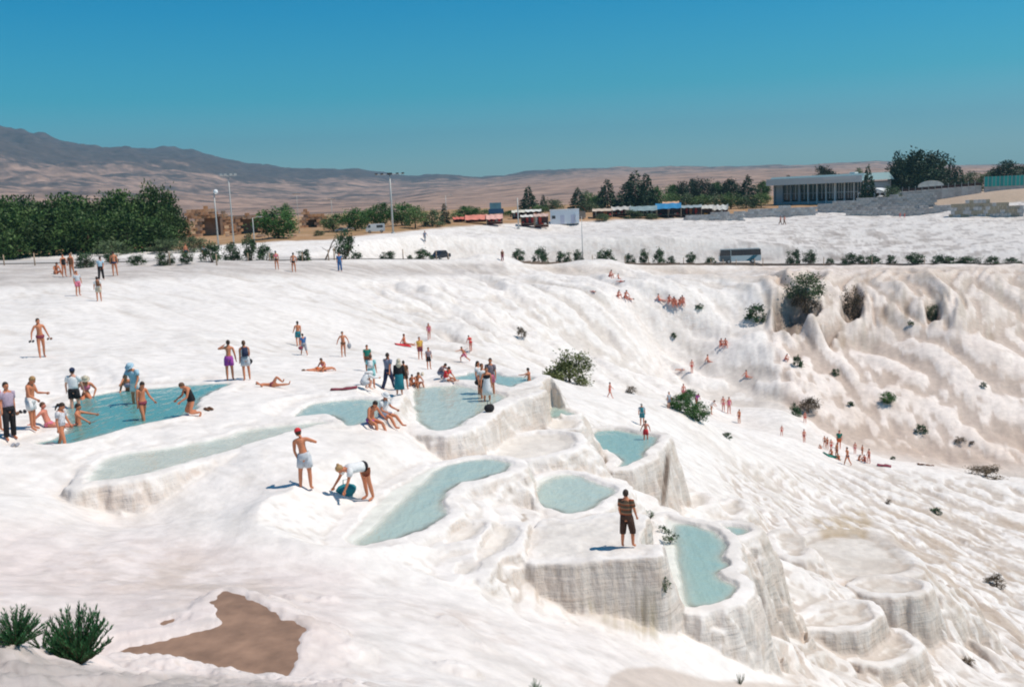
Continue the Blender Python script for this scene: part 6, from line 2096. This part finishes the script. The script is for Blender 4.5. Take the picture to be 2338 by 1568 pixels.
# ---- slope behind the pools
person(724, 847, 76, 'lie', -72, dict(trunks='orange'), 'sunbather lying face down beside a seated one behind the middle pools', 'tan', ('brown', None))
person(741, 846, 62, 'sitground', -40, dict(top='pink', trunks='pink'), 'seated sunbather beside the one lying face down', 'tan', ('dark', None))
person(682, 790, 57, 'walk', 190, dict(shorts='teal'), 'bare chested man in blue shorts walking with a smaller person in blue', 'tan', ('dark', None))
jw, s, _ = person(695, 811, 50, 'walk2', 200, dict(tee='blue', longshorts='grey'), 'smaller person in dark blue shirt walking ahead of the man in blue shorts', 'tan', ('dark', None))
HELD.append(('bag', jw['haR'], s, 'maroon', 'dark red bag carried by the smaller person in blue'))
jw, s, _ = person(785, 814, 57, 'carry', 5, dict(trunks='brown'), 'lone bare chested walker carrying a towel in the middle of the slope', 'tan', ('dark', None))
HELD.append(('plastic_bag', jw['haR'], s, 'grey', 'grey towel bundle carried by the lone walker on the slope'))
person(924, 787, 48, 'sitlegs', 75, dict(trunks='maroon'), 'sunbather sitting on a red towel with legs stretched out', 'tan', ('brown', None))
person(960, 821, 52, 'relaxed', 10, dict(tee='yellow', shorts='maroon'), 'woman in yellow top with a dark red wrap around the waist', 'tan', ('brown', None))
person(979, 843, 50, 'stand', 20, dict(tee='plaid', shorts='black'), 'boy in patterned shirt and black shorts above the back pool', 'tan', ('dark', None))
person(980, 775, 38, 'walk', 5, dict(swimsuit='pink'), 'slim woman in pink swimsuit standing highest on the slope', 'red', ('dark', 'long'))
person(1060, 827, 42, 'run', -60, dict(shorts='pink'), 'child in pink trunks running down the slope', 'tan', ('dark', None))
person(1075, 803, 40, 'lean30', 200, dict(trunks='red', top='red'), 'person in red bending over behind the running child', 'red', ('dark', None))
# ---- group on the rim of the middle pools
person(840, 848, 60, 'stand', 10, dict(tee='green', shorts='brown'), 'boy in dark green shirt standing behind the man with backpack straps', 'tan', ('dark', None))
person(850, 887, 78, 'stand', 170, dict(tee='aqua', shorts='aqua', backpack='white'), 'person in pale turquoise shirt and shorts with a white backpack', 'tan', ('brown', None))
person(830, 890, 76, 'crouch', 120, dict(longshirt='white', shorts='ltgrey'), 'person in white crouching on the ground beside the turquoise shirt', 'pale', ('grey', 'scarf:white'), tweak=dict(head=40))
person(888, 891, 87, 'walk', 140, dict(tee='greyblue', trousers='navy'), 'man in grey blue shirt and dark trousers walking away on the pool rim', 'tan', ('dark', None))
jw, s, _ = person(913, 901, 82, 'stand', 180, dict(longshirt='black', longskirt='teal'), 'woman in pale headscarf, black blouse and long teal skirt on the rim', 'tan', ('dark', 'scarf:beige'))
HELD.append(('plastic_bag', jw['haR'] + Vector((.1, 0, -.1)), s, 'white', 'white plastic bag held by the woman in the teal skirt'))
person(925, 889, 66, 'stand', 170, dict(shirt='brown', shorts='dkbrown'), 'child in brown shirt half hidden behind the woman in the teal skirt', 'tan', ('dark', None))
person(939, 879, 54, 'sitground', 20, dict(trunks='black'), 'smaller one of the seated pair right of the teal skirt', 'tan', ('dark', None))
person(951, 879, 64, 'sitground', 30, dict(trunks='white'), 'taller one of the seated pair right of the teal skirt', 'tan', ('brown', None))
person(1004, 864, 62, 'crouch', 60, dict(shirt='plaid', trousers='greyblue'), 'person in plaid shirt squatting beside the one in red by the back pool', 'tan', ('dark', None))
person(1017, 868, 68, 'sitlegs2', 50, dict(shirt='red', shorts='white'), 'person in bright red shirt seated at the left end of the back pool', 'tan', ('dark', None))
jw, s, _ = person(1094, 898, 80, 'relaxed', 60, dict(tee='white', shorts='blue'), 'woman in white top and blue shorts with a black bag in the shallow pool', 'tan', ('dark', 'long'), 'D', 0.12)
HELD.append(('bag', jw['haL'] + Vector((0, 0, .05)), s, 'black', 'black bag held by the woman in blue shorts in the shallow pool'))
person(1104, 909, 86, 'stand', 30, dict(tee='white', shorts='black'), 'person in white shirt standing in the middle of the wading group', 'tan', ('brown', None), 'D', 0.12)
person(1113, 915, 84, 'relaxed', 10, dict(dress='white', top='black'), 'woman in white dress with black bodice in front of the wading group', 'tan', ('brown', None), 'D', 0.12)
person(1121, 899, 88, 'stand', -10, dict(tee='plaid', shorts='pink'), 'tall person in checked shirt at the back of the wading group', 'tan', ('dark', None), 'D', 0.12)
person(1208, 868, 62, 'bather', 250, dict(), 'bather immersed to the waist at the right end of the back pool', 'tan', ('dark', None), 'E', 0.85)
person(846, 965, 112, 'sitedge', 40, dict(trunks='purple'), 'bare chested man in purple trunks seated on the pool rim with dangling legs', 'tan', ('dark', None))
person(874, 951, 112, 'sitedge2', 55, dict(tee='white', shorts='greyblue'), 'man in white sun hat and white shirt seated on the pool rim', 'tan', ('grey', 'hat:white'))
# ---- nearest figures
person(700, 1118, 142, 'redcap', 168, dict(shorts='ltgrey'), 'bare backed man in red cap and pale grey shorts standing near the camera', 'tan', ('dark', 'cap:red'), tweak=dict(legR=(3, 8, 4), legL=(2, 4, 3)))
person(834, 1142, 150, 'bend', -62, dict(shirt='white', trunks='black'), 'woman in white top bending down to a blue bag', 'tan', ('fair', 'bun'))
person(1432, 1249, 138, 'relaxed', 160, dict(tee='stripes', longshorts='dkbrown'), 'man in striped brown shirt and long dark shorts on the stone platform', 'tan', ('dark', None))
# ---- right pools and crest
person(1474, 1003, 52, 'carry', 180, dict(shorts='red'), 'bare backed child in red trunks wading in the round pool on the right', 'red', ('brown', None), 'H', 0.25)
person(1466, 972, 52, 'stand', 180, dict(tee='ltgrey', shorts='teal', backpack='teal'), 'person with teal backpack behind the child in red trunks', 'tan', ('grey', None))
person(1392, 908, 37, 'walk', 80, dict(trunks='red'), 'walker striding alone on the white slope right of the olive bush', 'red', ('dark', None))
person(1579, 851, 30, 'relaxed', 20, dict(trunks='red'), 'person standing on the far slope beside a lying one', 'red', ('dark', None))
person(1616, 826, 32, 'sitlegs', 70, dict(trunks='black'), 'tiny sunbather sitting upright uphill of the standing person on the far slope', 'red', ('dark', None))
person(1557, 845, 30, 'lie', 80, dict(trunks='greyblue'), 'tiny sunbather lying left of the standing person on the far slope', 'pale', ('dark', None))
person(1645, 788, 34, 'sitground', 10, dict(trunks='red'), 'left one of two red sunbathers sitting together below the cliff', 'red', ('dark', None))
person(1656, 788, 35, 'sitground', -10, dict(trunks='red'), 'right one of two red sunbathers sitting together below the cliff', 'red', ('dark', None))
person(1704, 861, 32, 'sitlegs', 60, dict(trunks='red'), 'sunbather sitting alone with legs out above the crest people', 'red', ('dark', None))
person(1527, 932, 38, 'stand', 40, dict(tee='ltgrey', shorts='greyblue'), 'person in grey at the left end of the crest bushes', 'tan', ('dark', None))
person(1560, 912, 36, 'stand', 20, dict(trunks='pink'), 'sunburnt person seen above the crest bushes', 'red', ('brown', None))
person(1590, 928, 34, 'lean30', 30, dict(tee='purple', shorts='maroon'), 'person in purple shirt just behind the crest bushes', 'tan', ('dark', None))
person(1624, 945, 36, 'lean30', 60, dict(tee='white', trunks='pink'), 'person in white shirt bending right of the crest bushes', 'tan', ('dark', None))
person(1651, 939, 34, 'stand', 0, dict(trunks='pink'), 'left person of the standing pair right of the crest bushes', 'red', ('dark', None))
person(1664, 944, 38, 'relaxed', 20, dict(swimsuit='pink'), 'right person of the standing pair right of the crest bushes', 'red', ('brown', None))
person(1687, 966, 32, 'relaxed', -40, dict(trunks='maroon'), 'person standing alone on the crest right of the pair', 'tan', ('dark', None))
person(1784, 995, 24, 'relaxed', 10, dict(trunks='red'), 'small figure alone left of the two figures by the crest gully', 'red', ('dark', None))
person(1835, 1010, 30, 'stand', 30, dict(trunks='maroon'), 'small figure on the white crest edge left of the crowd', 'red', ('dark', None))
person(1837, 966, 26, 'stand', 0, dict(trunks='red'), 'small figure below the brown dead shrub', 'red', ('brown', None))
person(1792, 821, 28, 'sitground', 60, dict(trunks='pink'), 'tiny sunbather sitting beside the small green bush below the cliff', 'red', ('dark', None))
CROWD = [(1882,1020,25,'stand','brown','first standing figure at the left end of the crowd'),(1888,1025,27,'relaxed','maroon','second standing figure at the left end of the crowd'),(1897,1031,28,'stand','red','third standing figure from the left in the crowd'),(1910,1046,35,'relaxed','maroon','tall figure standing left of the one with the dark hat'),
 (1915,1024,41,'stand','green','figure in dark green at the back, its head above the crowd'),(1898,1038,30,'sitground','orange','figure sitting low at the left front of the crowd'),(1934,1063,43,'walk','navy','nearest and largest figure of the crowd, in dark blue shorts'),(1951,1036,26,'stand','pink','figure standing back between the largest one and the right trio'),
 (1968,1040,24,'stand','brown','left figure of the trio at the right end of the crowd'),(1973,1052,32,'sitground','red','seated figure of the trio at the right end of the crowd'),(1983,1057,32,'relaxed','maroon','right figure of the trio at the right end of the crowd'),(1874,1024,22,'sitground','red','seated figure at the far left end of the crowd'),(1914,1049,30,'sitground','pink','seated figure beside the legs of the tall crowd member'),
 (1960,1050,28,'sitground','maroon','seated figure just left of the trio')]
for u, v, h, ps, c, t in CROWD:
    person(u, v, h, ps, random.uniform(-60, 60), dict(trunks=c) if c != 'green' else dict(tee=c, shorts='orange'), t, 'red' if u % 2 else 'tan', ('dark', None), group='crowd at the foot of the white slope')
# ---- upper left
UP = [(128,626,50,'sitground',20,dict(trunks='maroon'),'person squatting left of two dark clad bathers by the far roadside'),(148,632,46,'relaxed',30,dict(swimsuit='black'),'woman in black swimsuit in the group near the leftmost roadside bush'),(165,632,48,'stand',-30,dict(swimsuit='brown'),'slim person right of the woman in black swimsuit near the roadside'),
 (232,639,49,'walk',170,dict(tee='paleblue',trousers='black'),'man in pale blue shirt and dark trousers walking below the roadside bushes'),(263,630,51,'stand',180,dict(trunks='navy'),'bare backed man in dark trunks standing by the roadside bushes'),
 (180,675,51,'relaxed',30,dict(tee='ltgrey',shorts='pink'),'person in pale top lower on the far left slope, the left of two'),(227,688,51,'stand',190,dict(tee='white',shorts='beige',backpack='brown'),'person in white with a backpack lower on the far left slope'),
 (425,592,34,'walk',60,dict(shorts='navy'),'bare chested walker on the road behind the roadside bushes'),(468,598,35,'stand',20,dict(tee='grey',shorts='red'),'person standing between two roadside bushes near the grove'),
 (632,616,41,'stand',180,dict(top='pink',trunks='black'),'left one of the reddish bathers standing by the road above the slope'),(671,622,43,'relaxed',175,dict(trunks='black'),'right one of the reddish bathers standing by the road above the slope'),(776,620,41,'stand',10,dict(tee='blue',trousers='blue'),'person in blue clothes under the tall leaning roadside bush'),
 (970,553,26,'walk',30,dict(tee='greyblue',trousers='grey'),'walker in grey blue on the upper white slope'),(1147,596,25,'stand',0,dict(tee='brown',trousers='maroon'),'figure in dark brown standing by the road right of the dark car'),
 (1781,513,19,'walk',80,dict(trousers='brown'),'left one of two tiny walkers on the upper slope below the ruin wall'),(1790,513,19,'walk',70,dict(trousers='brown'),'right one of two tiny walkers on the upper slope below the ruin wall'),(2054,498,12,'walk',60,dict(shorts='red'),'left one of two distant red figures under the grey terrace wall'),(2064,499,12,'walk',60,dict(shorts='red'),'right one of two distant red figures under the grey terrace wall'),
 (1391,632,32,'sitground',60,dict(trunks='red'),'topmost sunbather on the slope just below the road'),(1412,637,24,'sitlegs',60,dict(trunks='navy'),'dark haired sunbather sitting just right of the topmost one'),(1417,643,22,'lie',60,dict(trunks='red'),'sunbather lying just below the topmost two'),(1353,666,20,'lie',50,dict(trunks='maroon'),'tiny sunbather lying alone left of the upper groups'),
 (1410,677,32,'sitground',40,dict(trunks='red'),'left sunbather of the second group below the road'),(1427,680,38,'sitlegs2',30,dict(trunks='maroon'),'taller sitting sunbather of the second group below the road'),(1436,684,26,'lie',70,dict(trunks='navy'),'sunbather lying in front of the second group below the road'),(1505,686,30,'recline',70,dict(trunks='red'),'sunbather reclining left of the packed red group'),
 (1527,689,34,'sitground',10,dict(trunks='red'),'first sunbather from the left in the packed red group'),(1535,693,34,'sitground',30,dict(trunks='orange'),'second sunbather from the left in the packed red group'),(1543,696,34,'sitground',-20,dict(trunks='red'),'third sunbather from the left in the packed red group'),(1551,694,34,'sitground',20,dict(trunks='maroon'),'fourth sunbather from the left in the packed red group'),(1559,691,36,'sitground',-10,dict(trunks='red'),'last sunbather on the right of the packed red group')]
for u, v, h, ps, yw, wr_, t in UP:
    person(u, v, h, ps, yw, wr_, t, 'tan' if u < 1000 else 'red', ('dark', None))
finish_people()

# ---- things carried or laid down
def soft_bag(p, s, c, label, name='bag', size=(.34, .2, .3), cat='bag'):
    o = thing(name, p, 0.5, label, cat)
    o.scale = (s, s, s)
    m = MB().ball((0, 0, 0), .5, 10, 8, size)
    m.v = [(x * (1 + .15 * math.sin(9 * z)), y, z * (0.9 if z < 0 else 1)) for x, y, z in m.v]
    m.obj('sack', cloth(c), o, True)
    m = MB().tube([(-.07, 0, size[2] * .42), (-.06, 0, size[2] * .42 + .13), (.06, 0, size[2] * .42 + .13), (.07, 0, size[2] * .42)], .012, 5)
    m.obj('handle', cloth(c), o)
    return o
def shoe(p, s, c, label, rz=0.3, name='shoe'):
    m = MB()
    for k in (-1, 1):
        m.tube([(k * .055, .13, .03), (k * .055, .05, .04), (k * .055, -.06, .035), (k * .055, -.14, .025)], [(.03, .03), (.042, .045), (.045, .032), (.025, .02)], 8)
    me = m.mesh(name, cloth(c), True)
    return link(name, me, None, p, (0, 0, rz), s, label, 'shoes')
for kind, p, s, c, t in HELD:
    q = p + Vector((0, 0, -.16 * s))
    if kind == 'shoes':
        shoe(p + Vector((0, 0, -.10 * s)), s * 1.15, c, t)
    elif kind == 'plastic_bag':
        soft_bag(q, s, c, t, 'plastic_bag', (.3, .2, .42))
    else:
        soft_bag(q, s, c, t, 'shoulder_bag', (.36, .18, .3))
p = on_ground(1117, 940)
soft_bag(p + Vector((0, 0, .14)), 1.15, 'black', 'black backpack standing on the near rim of the shallow middle pool', 'backpack', (.42, .3, .36))
p = on_ground(791, 1128)
soft_bag(p + Vector((0, 0, .12)), 1.35, 'teal', 'blue bag on the white ground under the hands of the bending woman', 'bag', (.5, .34, .34))
def towel(u, v, L, W_, c, label, rz=0.0, hump=0.1):
    p = on_ground(u, v)
    m = MB()
    rs = random.Random(int(u))
    nx, ny = 8, 5
    pts = []
    for j in range(ny):
        for i in range(nx):
            x, y = (i / (nx - 1) - .5) * L, (j / (ny - 1) - .5) * W_
            X_, Y_ = x * math.cos(rz) - y * math.sin(rz), x * math.sin(rz) + y * math.cos(rz)
            pts.append((X_, Y_, gz(p.x + X_, p.y + Y_) - p.z + 0.025 + rs.uniform(0, hump) * .5))
    fs = [(j * nx + i, j * nx + i + 1, (j + 1) * nx + i + 1, (j + 1) * nx + i) for j in range(ny - 1) for i in range(nx - 1)]
    n = len(pts)
    pts2 = pts + [(a, b, c_ - 0.02) for a, b, c_ in pts]
    fs2 = fs + [tuple(n + q for q in f[::-1]) for f in fs]
    edge = [i for i in range(nx)] + [j * nx + nx - 1 for j in range(1, ny)] + [(ny - 1) * nx + i for i in range(nx - 2, -1, -1)] + [j * nx for j in range(ny - 2, 0, -1)]
    for a, b in zip(edge, edge[1:] + edge[:1]):
        fs2.append((b, a, n + a, n + b))
    m.add(pts2, fs2)
    me = m.mesh('towel', cloth(c), True)
    return link('towel', me, None, p, None, None, label, 'towel')
towel(920, 789, 1.2, .8, 'red', 'dark red towel under the sunbather on the upper slope', .2, .2)
towel(785, 890, 1.2, .6, 'maroon', 'dark red cloth lying on the rim left of the crouching person', .1)
towel(1900, 1043, 1.6, 1.0, 'green', 'dark green towel under the left part of the crowd', .3, .3)
towel(2018, 1063, 1.3, .7, 'maroon', 'dark towel on the white ground right of the crowd', -.4, .3)
towel(2112, 1062, 1.6, .8, 'brown', 'reddish brown towel farthest right of the crowd', -.2, .3)
shoe(on_ground(35, 1018), 1.3, 'grey', 'grey shoes left on the ground below the man in mauve', .2)
shoe(on_ground(476, 936), 1.5, 'brown', 'brown sandals beside the kneeling woman', .8)
shoe(on_ground(52, 942), 1.4, 'black', 'dark shoes on the pale ground left of the blond boy', .6)
shoe(on_ground(960, 856), 1.8, 'beige', 'tan sandals on the rim behind the seated pair', .1)
